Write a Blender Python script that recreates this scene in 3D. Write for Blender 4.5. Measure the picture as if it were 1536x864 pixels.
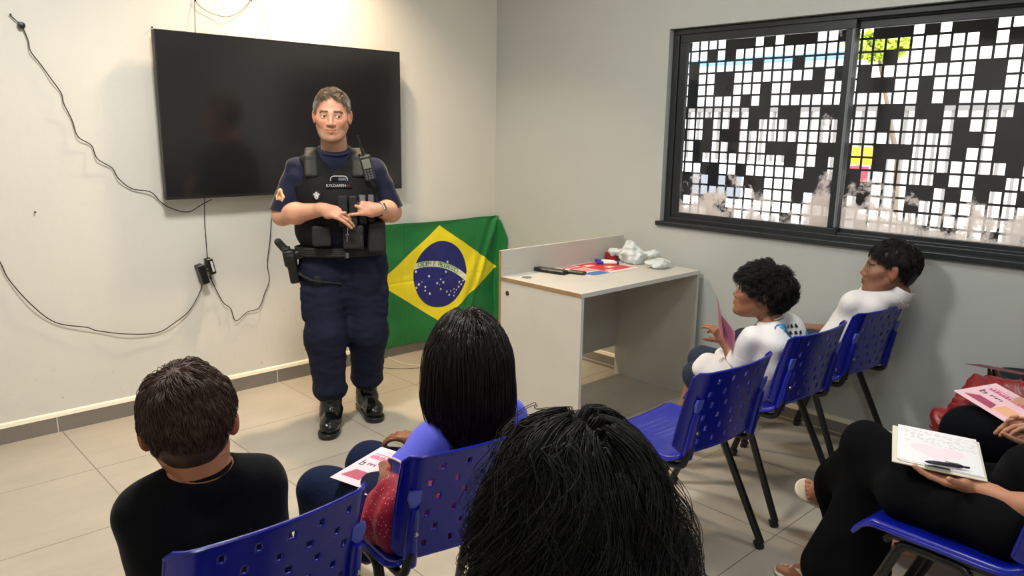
import bpy, math, random
import numpy as np
from mathutils import Vector, Matrix

# ------------------------------------------------------------------ scene, camera, light
sc = bpy.context.scene
for o in list(bpy.data.objects): bpy.data.objects.remove(o)
COL = sc.collection
rng = np.random.default_rng(7)
random.seed(7)
FPX, PIT, ROL, YAW = 1140.63, 0.2049, 0.0147, 0.8134
CAM = np.array([-3.7632, -4.1757, 1.52])
_cy, _sy, _cp, _sp = math.cos(YAW), math.sin(YAW), math.cos(PIT), math.sin(PIT)
_f = np.array([_cy*_cp, _sy*_cp, -_sp]); _r = np.array([_sy, -_cy, 0.0]); _u = np.cross(_r, _f)
_c, _s = math.cos(ROL), math.sin(ROL)
CR, CU, CF = _c*_r+_s*_u, -_s*_r+_c*_u, _f
cd = bpy.data.cameras.new('camera'); cam = bpy.data.objects.new('camera', cd); COL.objects.link(cam)
cd.sensor_width = 36.0; cd.lens = FPX/1536*36.0; cd.clip_start = 0.05
cam.matrix_world = Matrix(((CR[0], CU[0], -CF[0], CAM[0]), (CR[1], CU[1], -CF[1], CAM[1]), (CR[2], CU[2], -CF[2], CAM[2]), (0, 0, 0, 1)))
sc.camera = cam
sc.view_settings.view_transform = 'Standard'; sc.view_settings.look = 'None'
sc.view_settings.exposure = 0.0; sc.view_settings.gamma = 1.0; sc.view_settings.use_curve_mapping = False

w = bpy.data.worlds.new('world'); sc.world = w; w.use_nodes = True
w.node_tree.nodes['Background'].inputs[0].default_value = (0.93, 0.97, 1.0, 1)
w.node_tree.nodes['Background'].inputs[1].default_value = 2.6

def area_light(name, loc, size, power, col, rot=(0, 0, 0), sy=None, spread=None):
    l = bpy.data.lights.new(name, 'AREA'); l.energy = power; l.color = col; l.size = size
    if sy: l.shape = 'RECTANGLE'; l.size_y = sy
    if spread: l.spread = spread
    o = bpy.data.objects.new(name, l); COL.objects.link(o); o.location = loc; o.rotation_euler = rot
    return o
CEIL = 2.95
area_light('warm_downlight_light', (-1.55, -0.42, CEIL-0.05), 0.14, 29, (1.0, 0.74, 0.48), spread=math.radians(115))
area_light('panel_light_near_screen', (-2.75, -1.75, CEIL-0.05), 0.45, 66, (1.0, 0.96, 0.90))
area_light('panel_light_by_desk', (-0.95, -1.6, CEIL-0.05), 0.40, 3, (0.97, 1.0, 0.97))
area_light('panel_light_back', (-3.6, -5.2, CEIL-0.05), 0.7, 26, (0.92, 0.97, 1.0))
area_light('added_aisle_fill', (-1.3, -3.35, CEIL-0.05), 0.6, 17, (0.96, 0.99, 1.0))  # unseen lamp added to lift the aisle floor and soften right-wall shadow
sun = bpy.data.lights.new('sun', 'SUN'); sun.energy = 9.0; sun.angle = 0.02; sun.color = (1, 0.97, 0.92)
so = bpy.data.objects.new('sun', sun); COL.objects.link(so); so.rotation_euler = (math.radians(20), math.radians(-18), 0)

# ------------------------------------------------------------------ helpers
def nrm(v): v = np.asarray(v, float); return v/np.linalg.norm(v)
def V3(*a): return np.array(a, float)
def rayd(px, py): return CR*((px-768)/FPX)-CU*((py-432)/FPX)+CF
def at(px, py, ax, val):
    """point of the plane (axis = val) seen at a pixel of the photograph"""
    d = rayd(px, py); return CAM+d*((val-CAM[ax])/d[ax])
def frame_to_cam(O):
    fd = nrm([CAM[0]-O[0], CAM[1]-O[1], 0]); return V3(-fd[1], fd[0], 0), fd
def cp(px, py, O, b=0.0):
    r, fd = frame_to_cam(O); d = rayd(px, py); P = V3(O[0], O[1], 0)+b*fd
    return CAM+d*(((P-CAM)@fd)/(d@fd))

MATS = {}
def srgb(r, g, b):
    def f(c):
        c /= 255.0
        return c/12.92 if c <= 0.04045 else ((c+0.055)/1.055)**2.4
    return (f(r), f(g), f(b), 1.0)
def mat(name, col, rough=0.6, metal=0.0, bump=0.0, bscale=80.0, var=0.0, vscale=6.0, attr=False, spec=0.5, sss=0.0, coat=0.0, trans=0.0, alpha=1.0, sheen=0.0, twosided=True):
    if name in MATS: return MATS[name]
    m = bpy.data.materials.new(name); m.use_nodes = True; nt = m.node_tree; N = nt.nodes; L = nt.links
    p = N['Principled BSDF']
    p.inputs['Base Color'].default_value = col; p.inputs['Roughness'].default_value = rough
    p.inputs['Metallic'].default_value = metal; p.inputs['Specular IOR Level'].default_value = spec
    if coat: p.inputs['Coat Weight'].default_value = coat
    if trans: p.inputs['Transmission Weight'].default_value = trans
    if alpha < 1: p.inputs['Alpha'].default_value = alpha
    if sheen: p.inputs['Sheen Weight'].default_value = sheen; p.inputs['Sheen Roughness'].default_value = 0.4
    if sss:
        p.inputs['Subsurface Weight'].default_value = sss; p.inputs['Subsurface Radius'].default_value = (0.012, 0.005, 0.003); p.inputs['Subsurface Scale'].default_value = 1.0
    tc = N.new('ShaderNodeTexCoord')
    src = None
    if attr:
        a = N.new('ShaderNodeAttribute'); a.attribute_name = 'Col'; src = a.outputs['Color']
    if var > 0:
        n = N.new('ShaderNodeTexNoise'); n.inputs['Scale'].default_value = vscale; n.inputs['Detail'].default_value = 4
        L.new(tc.outputs['Object'], n.inputs['Vector'])
        mr = N.new('ShaderNodeMapRange'); mr.inputs[1].default_value = 0.25; mr.inputs[2].default_value = 0.75
        mr.inputs[3].default_value = 1-var; mr.inputs[4].default_value = 1+var; L.new(n.outputs['Fac'], mr.inputs[0])
        mx = N.new('ShaderNodeVectorMath'); mx.operation = 'SCALE'
        if src: L.new(src, mx.inputs[0])
        else: mx.inputs[0].default_value = col[:3]
        L.new(mr.outputs[0], mx.inputs['Scale']); src = mx.outputs[0]
    if src: L.new(src, p.inputs['Base Color'])
    if bump > 0:
        n2 = N.new('ShaderNodeTexNoise'); n2.inputs['Scale'].default_value = bscale; n2.inputs['Detail'].default_value = 3
        L.new(tc.outputs['Object'], n2.inputs['Vector'])
        b = N.new('ShaderNodeBump'); b.inputs['Strength'].default_value = bump; b.inputs['Distance'].default_value = 0.01
        L.new(n2.outputs['Fac'], b.inputs['Height']); L.new(b.outputs[0], p.inputs['Normal'])
    MATS[name] = m
    return m

def link(o, parent=None, label=None, cat=None, group=None, kind=None):
    COL.objects.link(o)
    if parent is not None:
        o.parent = parent
        bpy.context.view_layer.update()
        o.matrix_parent_inverse = parent.matrix_world.inverted()
    if label: o['label'] = label
    if cat: o['category'] = cat
    if group: o['group'] = group
    if kind: o['kind'] = kind
    return o
def empty(name, loc, label, cat, group=None):
    o = bpy.data.objects.new(name, None); o.empty_display_size = 0.1; o.location = Vector([float(t) for t in loc])
    return link(o, None, label, cat, group)
def npmesh(name, v, f, mats, smooth=True, col=None, midx=None):
    """v (n,3), f list of polygons or (m,k) array"""
    me = bpy.data.meshes.new(name)
    v = np.asarray(v, np.float32)
    if isinstance(f, np.ndarray):
        m, k = f.shape
        me.vertices.add(len(v)); me.vertices.foreach_set('co', v.ravel())
        me.loops.add(m*k); me.loops.foreach_set('vertex_index', f.astype(np.int32).ravel())
        me.polygons.add(m); me.polygons.foreach_set('loop_start', np.arange(0, m*k, k, dtype=np.int32))
        try: me.polygons.foreach_set('loop_total', np.full(m, k, dtype=np.int32))
        except Exception: pass
        me.update(calc_edges=True)
    else:
        me.from_pydata([tuple(map(float, p)) for p in v], [], [tuple(int(i) for i in q) for q in f]); me.update()
    for mm in (mats if isinstance(mats, (list, tuple)) else [mats]): me.materials.append(mm)
    if midx is not None: me.polygons.foreach_set('material_index', np.asarray(midx, np.int32))
    if smooth: me.polygons.foreach_set('use_smooth', np.ones(len(me.polygons), bool))
    if col is not None:
        a = me.color_attributes.new('Col', 'FLOAT_COLOR', 'POINT')
        c4 = np.ones((len(v), 4), np.float32); c4[:, :3] = col; a.data.foreach_set('color', c4.ravel())
    return me
def ob(name, me, parent=None, **kw):
    return link(bpy.data.objects.new(name, me), parent, **kw)

class MB:
    """collects boxes, tubes, lathes... and links them as one mesh"""
    def __init__(s): s.v = []; s.f = []; s.m = []
    def add(s, v, f, mi=0):
        b = len(s.v); s.v += [tuple(map(float, p)) for p in v]; s.f += [tuple(b+i for i in q) for q in f]; s.m += [mi]*len(f); return s
    def box(s, lo, hi, mi=0, R=None, c=None, bev=0.0):
        x0, y0, z0 = lo; x1, y1, z1 = hi
        if bev > 0:
            # chamfered box: 24 verts
            v = []; f = []
            X = (x0, x1); Y = (y0, y1); Z = (z0, z1)
            idx = {}
            for i in (0, 1):
                for j in (0, 1):
                    for k in (0, 1):
                        sx, sy_, sz = (1-2*i)*bev, (1-2*j)*bev, (1-2*k)*bev
                        for a, p in enumerate(((X[i], Y[j]+sy_, Z[k]+sz), (X[i]+sx, Y[j], Z[k]+sz), (X[i]+sx, Y[j]+sy_, Z[k]))):
                            idx[(i, j, k, a)] = len(v); v.append(p)
            q = lambda *t: tuple(idx[a] for a in t)
            f += [q((0,0,0,0),(0,0,1,0),(0,1,1,0),(0,1,0,0)), q((1,0,0,0),(1,1,0,0),(1,1,1,0),(1,0,1,0)),
                  q((0,0,0,1),(1,0,0,1),(1,0,1,1),(0,0,1,1)), q((0,1,0,1),(0,1,1,1),(1,1,1,1),(1,1,0,1)),
                  q((0,0,0,2),(0,1,0,2),(1,1,0,2),(1,0,0,2)), q((0,0,1,2),(1,0,1,2),(1,1,1,2),(0,1,1,2))]
            for j in (0, 1):
                for k in (0, 1): f.append(q((0,j,k,1),(1,j,k,1),(1,j,k,2),(0,j,k,2)))
            for i in (0, 1):
                for k in (0, 1): f.append(q((i,0,k,0),(i,1,k,0),(i,1,k,2),(i,0,k,2)))
            for i in (0, 1):
                for j in (0, 1): f.append(q((i,j,0,0),(i,j,1,0),(i,j,1,1),(i,j,0,1)))
            for i in (0, 1):
                for j in (0, 1):
                    for k in (0, 1): f.append(q((i,j,k,0),(i,j,k,1),(i,j,k,2)))
        else:
            v = [(x0,y0,z0),(x1,y0,z0),(x1,y1,z0),(x0,y1,z0),(x0,y0,z1),(x1,y0,z1),(x1,y1,z1),(x0,y1,z1)]
            f = [(0,3,2,1),(4,5,6,7),(0,1,5,4),(1,2,6,5),(2,3,7,6),(3,0,4,7)]
        if R is not None or c is not None:
            R = np.eye(3) if R is None else np.asarray(R); c = V3(0,0,0) if c is None else np.asarray(c)
            v = [R@np.array(p)+c for p in v]
        return s.add(v, f, mi)
    def tube(s, pts, r, n=10, mi=0, caps=True, flat=1.0):
        pts = [np.asarray(p, float) for p in pts]; m = len(pts)
        rr = [r]*m if np.isscalar(r) else list(r)
        T = [nrm(pts[min(i+1, m-1)]-pts[max(i-1, 0)]) for i in range(m)]
        a = V3(0,0,1) if abs(T[0][2]) < 0.9 else V3(1,0,0)
        v = []; f = []
        for i in range(m):
            a = nrm(a-T[i]*(a@T[i])); b = np.cross(T[i], a)
            for k in range(n):
                t = 2*math.pi*k/n; v.append(pts[i]+rr[i]*(math.cos(t)*a*flat+math.sin(t)*b))
        for i in range(m-1):
            for k in range(n):
                k2 = (k+1) % n; f.append((i*n+k, i*n+k2, (i+1)*n+k2, (i+1)*n+k))
        if caps: f.append(tuple(range(n-1, -1, -1))); f.append(tuple((m-1)*n+k for k in range(n)))
        return s.add(v, f, mi)
    def lathe(s, prof, c, axis=(0,0,1), n=20, mi=0):
        ax = nrm(axis); a = nrm(np.cross(ax, V3(0,0,1))) if abs(ax[2]) < 0.9 else V3(1,0,0); b = np.cross(ax, a); c = np.asarray(c, float)
        v = []; f = []
        for r, h in prof:
            for k in range(n):
                t = 2*math.pi*k/n; v.append(c+ax*h+r*(math.cos(t)*a+math.sin(t)*b))
        for i in range(len(prof)-1):
            for k in range(n):
                k2 = (k+1) % n; f.append((i*n+k, i*n+k2, (i+1)*n+k2, (i+1)*n+k))
        f.append(tuple(range(n-1, -1, -1))); f.append(tuple((len(prof)-1)*n+k for k in range(n)))
        return s.add(v, f, mi)
    def prism(s, poly, d, mi=0):
        """poly: list of 3D points, d: extrusion vector"""
        n = len(poly); v = [np.asarray(p, float) for p in poly]; v = v+[p+np.asarray(d) for p in v]
        f = [tuple(range(n-1, -1, -1)), tuple(range(n, 2*n))]+[(i, (i+1) % n, n+(i+1) % n, n+i) for i in range(n)]
        return s.add(v, f, mi)
    def build(s, name, mats, parent=None, smooth=False, bevel=0.0, **kw):
        me = npmesh(name, np.array(s.v), s.f, mats, smooth, midx=s.m)
        o = ob(name, me, parent, **kw)
        if smooth:
            try: me.set_sharp_from_angle(angle=math.radians(38))
            except Exception: pass
        if bevel > 0:
            md = o.modifiers.new('b', 'BEVEL'); md.width = bevel; md.segments = 2; md.limit_method = 'ANGLE'
        return o

def text_mesh(txt, size, extrude=0.0, spacing=1.0, align='CENTER'):
    c = bpy.data.curves.new('t', 'FONT'); c.body = txt; c.size = size; c.extrude = extrude; c.align_x = align; c.align_y = 'CENTER'; c.space_character = spacing
    o = bpy.data.objects.new('t', c); COL.objects.link(o); bpy.context.view_layer.update()
    me = bpy.data.meshes.new_from_object(o.evaluated_get(bpy.context.evaluated_depsgraph_get()))
    v = np.array([p.co[:] for p in me.vertices]).reshape(-1, 3); f = [tuple(p.vertices) for p in me.polygons]
    bpy.data.objects.remove(o); bpy.data.curves.remove(c); bpy.data.meshes.remove(me)
    return v, f

def spline(pts, n=8):
    """Catmull-Rom through points"""
    P = [np.asarray(p, float) for p in pts]; P = [2*P[0]-P[1]]+P+[2*P[-1]-P[-2]]; out = []
    for i in range(1, len(P)-2):
        for k in range(n):
            t = k/n; a, b, c, d = P[i-1], P[i], P[i+1], P[i+2]
            out.append(0.5*((2*b)+(-a+c)*t+(2*a-5*b+4*c-d)*t*t+(-a+3*b-3*c+d)*t**3))
    out.append(P[-2]); return out

# ------------------------------------------------------------------ smooth solid modelling (distance field -> one closed mesh)
class Field:
    def __init__(s, lo, hi, h):
        s.lo = np.asarray(lo, float); s.h = h; n = np.ceil((np.asarray(hi, float)-s.lo)/h).astype(int)+1; s.n = n
        s.ax = [(s.lo[i]+h*np.arange(n[i])).astype(np.float32) for i in range(3)]
        s.d = np.full(n, 0.5, np.float32)
    def sub(s, lo, hi):
        a = np.clip(np.floor((np.asarray(lo)-s.lo)/s.h).astype(int), 0, s.n); b = np.clip(np.ceil((np.asarray(hi)-s.lo)/s.h).astype(int)+1, 0, s.n)
        if np.any(b <= a): return None
        sl = tuple(slice(a[i], b[i]) for i in range(3))
        X = s.ax[0][sl[0]][:, None, None]; Y = s.ax[1][sl[1]][None, :, None]; Z = s.ax[2][sl[2]][None, None, :]
        return sl, X, Y, Z
    def comb(s, sl, dn, k, op):
        d = s.d[sl]
        if op == 'u':
            h = np.maximum(k-np.abs(d-dn), 0)/max(k, 1e-6); s.d[sl] = np.minimum(d, dn)-h*h*k*0.25
        else:
            dn = -dn; h = np.maximum(k-np.abs(d-dn), 0)/max(k, 1e-6); s.d[sl] = np.maximum(d, dn)+h*h*k*0.25
    def rc(s, a, b, r1, r2, k=0.02, op='u'):
        a = np.asarray(a, float); b = np.asarray(b, float)
        if np.linalg.norm(b-a) < 1e-5: b = a+V3(0, 0, 1e-4)
        R = max(r1, r2)+k+2*s.h
        q = s.sub(np.minimum(a, b)-R, np.maximum(a, b)+R)
        if q is None: return s
        sl, X, Y, Z = q
        ba = (b-a); l2 = float(ba@ba); rr = r1-r2; a2 = l2-rr*rr
        if a2 <= 1e-9: a2 = 1e-9
        il2 = 1/l2
        px, py, pz = X-np.float32(a[0]), Y-np.float32(a[1]), Z-np.float32(a[2])
        y = px*np.float32(ba[0])+py*np.float32(ba[1])+pz*np.float32(ba[2]); z = y-l2
        x2 = (px*px+py*py+pz*pz)*np.float32(l2*l2)-y*y*np.float32(l2); x2 = np.maximum(x2, 0)
        y2 = y*y*np.float32(l2); z2 = z*z*np.float32(l2)
        kk = np.sign(rr)*rr*rr*x2
        c1 = np.sign(z)*a2*z2 > kk; c2 = np.sign(y)*a2*y2 < kk
        dn = np.where(c1, np.sqrt(x2+z2)*il2-r2, np.where(c2, np.sqrt(x2+y2)*il2-r1, (np.sqrt(x2*a2*il2)+y*rr)*il2-r1)).astype(np.float32)
        s.comb(sl, dn, k, op); return s
    def el(s, c, r, R=None, k=0.02, op='u'):
        c = np.asarray(c, float); r = np.asarray(r, float); R = np.eye(3) if R is None else R
        e = np.sqrt(((R*r)**2).sum(1))+k+2*s.h
        q = s.sub(c-e, c+e)
        if q is None: return s
        sl, X, Y, Z = q; px, py, pz = X-np.float32(c[0]), Y-np.float32(c[1]), Z-np.float32(c[2])
        k0 = 0; k1 = 0
        for i in range(3):
            t = px*np.float32(R[0, i])+py*np.float32(R[1, i])+pz*np.float32(R[2, i])
            k0 = k0+(t/np.float32(r[i]))**2; k1 = k1+(t/np.float32(r[i]**2))**2
        k0 = np.sqrt(k0); k1 = np.sqrt(k1)+1e-6
        s.comb(sl, (k0*(k0-1)/k1).astype(np.float32), k, op); return s
    def bx(s, c, hs, R=None, rad=0.01, k=0.01, op='u'):
        c = np.asarray(c, float); hs = np.asarray(hs, float); R = np.eye(3) if R is None else R
        e = np.abs(R)@(hs+0.0)+k+2*s.h
        q = s.sub(c-e, c+e)
        if q is None: return s
        sl, X, Y, Z = q; px, py, pz = X-np.float32(c[0]), Y-np.float32(c[1]), Z-np.float32(c[2])
        o2 = 0; mx = None
        for i in range(3):
            t = np.abs(px*np.float32(R[0, i])+py*np.float32(R[1, i])+pz*np.float32(R[2, i]))-np.float32(hs[i]-rad)
            o2 = o2+np.maximum(t, 0)**2; mx = t if mx is None else np.maximum(mx, t)
        s.comb(sl, (np.sqrt(o2)+np.minimum(mx, 0)-rad).astype(np.float32), k, op); return s
    def cut(s, p, n, k=0.004):
        """remove everything on the side the normal points to"""
        p = np.asarray(p, float); n = nrm(n)
        sl = (slice(None),)*3
        dn = ((s.ax[0]-p[0])*n[0])[:, None, None]+((s.ax[1]-p[1])*n[1])[None, :, None]+((s.ax[2]-p[2])*n[2])[None, None, :]
        s.comb(sl, -dn.astype(np.float32), k, 's'); return s
    def wrinkle(s, amp, freq, seed=0, aniso=(1, 1, 1)):
        rg = np.random.default_rng(seed); X = s.ax[0][:, None, None]; Y = s.ax[1][None, :, None]; Z = s.ax[2][None, None, :]
        tot = 0
        for i in range(5):
            d = rg.normal(size=3)*np.array(aniso); d = d/np.linalg.norm(d)*freq*(0.6+0.9*rg.random()); e = rg.normal(size=3); e = e/np.linalg.norm(e)*freq*0.45
            tot = tot+np.sin((X*d[0]+Y*d[1]+Z*d[2]+1.2*np.sin(X*e[0]+Y*e[1]+Z*e[2])+rg.random()*6).astype(np.float32))
        m = np.abs(s.d) < amp*6+0.01
        s.d = np.where(m, s.d+(amp*0.5)*tot, s.d).astype(np.float32); return s
    def nets(s):
        d = s.d; ins = d < 0
        ins[0] = ins[-1] = False; ins[:, 0] = ins[:, -1] = False; ins[:, :, 0] = ins[:, :, -1] = False
        c = ins.astype(np.int8)
        t = c[:-1]+c[1:]; t = t[:, :-1]+t[:, 1:]; t = t[:, :, :-1]+t[:, :, 1:]
        ijk = np.argwhere((t > 0) & (t < 8)); idm = np.full(t.shape, -1, np.int32); idm[ijk[:, 0], ijk[:, 1], ijk[:, 2]] = np.arange(len(ijk))
        acc = np.zeros((len(ijk), 3)); cnt = np.zeros(len(ijk))
        I, J, K = ijk.T
        for axn in range(3):
            for a in (0, 1):
                for b in (0, 1):
                    o0 = [0, 0, 0]; oth = [q for q in range(3) if q != axn]; o0[oth[0]] = a; o0[oth[1]] = b; o1 = list(o0); o1[axn] = 1
                    p0 = (I+o0[0], J+o0[1], K+o0[2]); p1 = (I+o1[0], J+o1[1], K+o1[2])
                    m = ins[p0] != ins[p1]; d0 = d[p0]; d1 = d[p1]
                    tt = np.clip(np.where(m, d0/np.where(np.abs(d0-d1) < 1e-9, 1, d0-d1), 0), 0, 1)
                    for q in range(3):
                        acc[:, q] += np.where(m, (o0[q]+tt if q == axn else o0[q]), 0)
                    cnt += m
        v = (ijk+acc/cnt[:, None])*s.h+s.lo
        F = []
        for axn in range(3):
            A = [slice(None)]*3; B = [slice(None)]*3; A[axn] = slice(0, -1); B[axn] = slice(1, None)
            e = ins[tuple(A)].astype(np.int8)-ins[tuple(B)].astype(np.int8)
            P = np.argwhere(e != 0); sg = e[P[:, 0], P[:, 1], P[:, 2]]
            u, w_ = [(1, 2), (2, 0), (0, 1)][axn]
            P = P[(P[:, u] > 0) & (P[:, w_] > 0)] if False else P
            ok = (P[:, u] > 0) & (P[:, w_] > 0) & (P[:, u] < s.n[u]-1) & (P[:, w_] < s.n[w_]-1); P = P[ok]; sg = sg[ok]
            q = []
            for du, dw in ((-1, -1), (0, -1), (0, 0), (-1, 0)):
                Q = P.copy(); Q[:, u] += du; Q[:, w_] += dw; q.append(idm[Q[:, 0], Q[:, 1], Q[:, 2]])
            q = np.stack(q, 1); q[sg < 0] = q[sg < 0][:, ::-1]; F.append(q)
        return v, np.concatenate(F)
def join(parts):
    vs, fs, b = [], [], 0
    for v, f in parts: vs.append(v); fs.append(f+b); b += len(v)
    return np.concatenate(vs), np.concatenate(fs)
def smoothv(v, f, it=1, lam=0.5):
    for _ in range(it):
        acc = np.zeros_like(v); cnt = np.zeros(len(v))
        for i in range(4):
            a, b = f[:, i], f[:, (i+1) % 4]
            for q in range(3):
                acc[:, q] += np.bincount(a, v[b, q], len(v))+np.bincount(b, v[a, q], len(v))
            cnt += np.bincount(a, minlength=len(v))+np.bincount(b, minlength=len(v))
        v = v*(1-lam)+lam*acc/np.maximum(cnt, 1)[:, None]
    return v
def strands(P, r, nside=3, taper=True):
    """P (n,s,3) strand paths -> one mesh of thin tubes"""
    n, sN, _ = P.shape
    T = np.gradient(P, axis=1); T /= np.linalg.norm(T, axis=2, keepdims=True)+1e-9
    up = rng.normal(size=(n, 1, 3)); A = np.cross(T, up); A /= np.linalg.norm(A, axis=2, keepdims=True)+1e-9; B = np.cross(T, A)
    tt = np.linspace(0, 1, sN)[None, :, None]
    rad = (r if np.isscalar(r) else np.asarray(r)[:, None, None])*(np.clip(1.15-tt**3*1.05, 0.1, 1) if taper else 1)
    rings = [P+rad*(math.cos(2*math.pi*k/nside)*A+math.sin(2*math.pi*k/nside)*B) for k in range(nside)]
    v = np.stack(rings, 2).reshape(-1, 3)
    base = (np.arange(n)[:, None]*sN+np.arange(sN-1)[None, :]).reshape(-1)*nside
    F = [np.stack([base+k, base+(k+1) % nside, base+nside+(k+1) % nside, base+nside+k], 1) for k in range(nside)]
    return v, np.concatenate(F)

# ------------------------------------------------------------------ room materials
def wall_mat(name, col, stain=0.06):
    m = bpy.data.materials.new(name); m.use_nodes = True; nt = m.node_tree; N = nt.nodes; L = nt.links; p = N['Principled BSDF']
    p.inputs['Roughness'].default_value = 0.62
    tc = N.new('ShaderNodeTexCoord')
    n = N.new('ShaderNodeTexNoise'); n.inputs['Scale'].default_value = 1.3; n.inputs['Detail'].default_value = 6; L.new(tc.outputs['Object'], n.inputs['Vector'])
    r = N.new('ShaderNodeMapRange'); r.inputs[1].default_value = 0.3; r.inputs[2].default_value = 0.7; r.inputs[3].default_value = 1-stain; r.inputs[4].default_value = 1.0
    L.new(n.outputs['Fac'], r.inputs[0])
    # small scuffs low on the wall
    n3 = N.new('ShaderNodeTexNoise'); n3.inputs['Scale'].default_value = 26; n3.inputs['Detail'].default_value = 5; L.new(tc.outputs['Object'], n3.inputs['Vector'])
    r3 = N.new('ShaderNodeMapRange'); r3.inputs[1].default_value = 0.66; r3.inputs[2].default_value = 0.74; r3.inputs[3].default_value = 0; r3.inputs[4].default_value = 0.22; L.new(n3.outputs['Fac'], r3.inputs[0])
    sx = N.new('ShaderNodeSeparateXYZ'); L.new(tc.outputs['Object'], sx.inputs[0])
    hz = N.new('ShaderNodeMapRange'); hz.inputs[1].default_value = 0.2; hz.inputs[2].default_value = 0.7; hz.inputs[3].default_value = 1; hz.inputs[4].default_value = 0; L.new(sx.outputs['Z'], hz.inputs[0])
    ml = N.new('ShaderNodeMath'); ml.operation = 'MULTIPLY'; L.new(r3.outputs[0], ml.inputs[0]); L.new(hz.outputs[0], ml.inputs[1])
    sb = N.new('ShaderNodeMath'); sb.operation = 'SUBTRACT'; L.new(r.outputs[0], sb.inputs[0]); L.new(ml.outputs[0], sb.inputs[1])
    v = N.new('ShaderNodeVectorMath'); v.operation = 'SCALE'; v.inputs[0].default_value = col[:3]; L.new(sb.outputs[0], v.inputs['Scale']); L.new(v.outputs[0], p.inputs['Base Color'])
    n2 = N.new('ShaderNodeTexNoise'); n2.inputs['Scale'].default_value = 14; n2.inputs['Detail'].default_value = 6; L.new(tc.outputs['Object'], n2.inputs['Vector'])
    b = N.new('ShaderNodeBump'); b.inputs['Strength'].default_value = 0.09; b.inputs['Distance'].default_value = 0.02; L.new(n2.outputs['Fac'], b.inputs['Height']); L.new(b.outputs[0], p.inputs['Normal'])
    return m
def tile_mat(name, col, w_, h_, ox, oy, mortar, mcol, axes='XY', rough=0.35, var=0.10):
    m = bpy.data.materials.new(name); m.use_nodes = True; nt = m.node_tree; N = nt.nodes; L = nt.links; p = N['Principled BSDF']
    tc = N.new('ShaderNodeTexCoord'); mp = N.new('ShaderNodeMapping'); L.new(tc.outputs['Object'], mp.inputs[0])
    if axes == 'XZ': mp.inputs['Rotation'].default_value = (math.radians(-90), 0, 0)
    if axes == 'YZ': mp.inputs['Rotation'].default_value = (math.radians(-90), 0, math.radians(-90))
    mp.inputs['Location'].default_value = (ox, oy, 0)
    b = N.new('ShaderNodeTexBrick'); b.offset = 0; b.squash = 1; L.new(mp.outputs[0], b.inputs['Vector'])
    b.inputs['Scale'].default_value = 1; b.inputs['Brick Width'].default_value = w_; b.inputs['Row Height'].default_value = h_
    b.inputs['Mortar Size'].default_value = mortar; b.inputs['Mortar Smooth'].default_value = 0.3
    n = N.new('ShaderNodeTexNoise'); n.inputs['Scale'].default_value = 3.5; n.inputs['Detail'].default_value = 8; n.inputs['Roughness'].default_value = 0.62
    st = N.new('ShaderNodeMapping'); st.inputs['Scale'].default_value = (0.7, 1.7, 1); L.new(tc.outputs['Object'], st.inputs[0]); L.new(st.outputs[0], n.inputs['Vector'])
    r = N.new('ShaderNodeMapRange'); r.inputs[1].default_value = 0.3; r.inputs[2].default_value = 0.7; r.inputs[3].default_value = 1-var; r.inputs[4].default_value = 1+var; L.new(n.outputs['Fac'], r.inputs[0])
    v = N.new('ShaderNodeVectorMath'); v.operation = 'SCALE'; v.inputs[0].default_value = col[:3]; L.new(r.outputs[0], v.inputs['Scale'])
    L.new(v.outputs[0], b.inputs['Color1']); L.new(v.outputs[0], b.inputs['Color2']); b.inputs['Mortar'].default_value = mcol
    L.new(b.outputs['Color'], p.inputs['Base Color'])
    rr = N.new('ShaderNodeMapRange'); rr.inputs[3].default_value = rough-0.06; rr.inputs[4].default_value = rough+0.1; L.new(n.outputs['Fac'], rr.inputs[0]); L.new(rr.outputs[0], p.inputs['Roughness'])
    bp = N.new('ShaderNodeBump'); bp.inputs['Strength'].default_value = 0.25; bp.inputs['Distance'].default_value = 0.002; bp.invert = True; L.new(b.outputs['Fac'], bp.inputs['Height']); L.new(bp.outputs[0], p.inputs['Normal'])
    return m
M_wall = wall_mat('wall_paint', srgb(222, 220, 212)); M_wallR = wall_mat('wall_paint_dimmed', srgb(182, 187, 184), 0.05)  # right wall: weaker, cooler light put into a darker copy of the paint
M_floor = tile_mat('floor_tile', srgb(172, 164, 150), 0.588, 0.5865, 2.93+5.88, 5.865, 0.0022, srgb(96, 88, 76))
M_bbL = tile_mat('skirting_tile', srgb(128, 122, 114), 1.178, 0.5, 2.946+11.78, 0.2, 0.003, srgb(205, 200, 185), 'XZ', 0.45, 0.06)
M_bbR = tile_mat('skirting_tile_side', srgb(128, 122, 114), 1.178, 0.5, 1.158+11.78, 0.2, 0.003, srgb(205, 200, 185), 'YZ', 0.45, 0.06)
M_trim = mat('cream_grout', srgb(246, 240, 215), 0.6)
M_ceil = mat('ceiling_paint', srgb(225, 223, 215), 0.8, bump=0.1, bscale=30)
M_alu = mat('black_aluminium', srgb(44, 48, 52), 0.38, 0.3, bump=0.02)
M_grille = mat('black_painted_steel', srgb(34, 36, 42), 0.5, 0.2, bump=0.05)
M_black = mat('black_plastic', srgb(18, 18, 19), 0.4)
M_chrome = mat('chrome', srgb(210, 210, 210), 0.2, 1.0)

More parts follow.
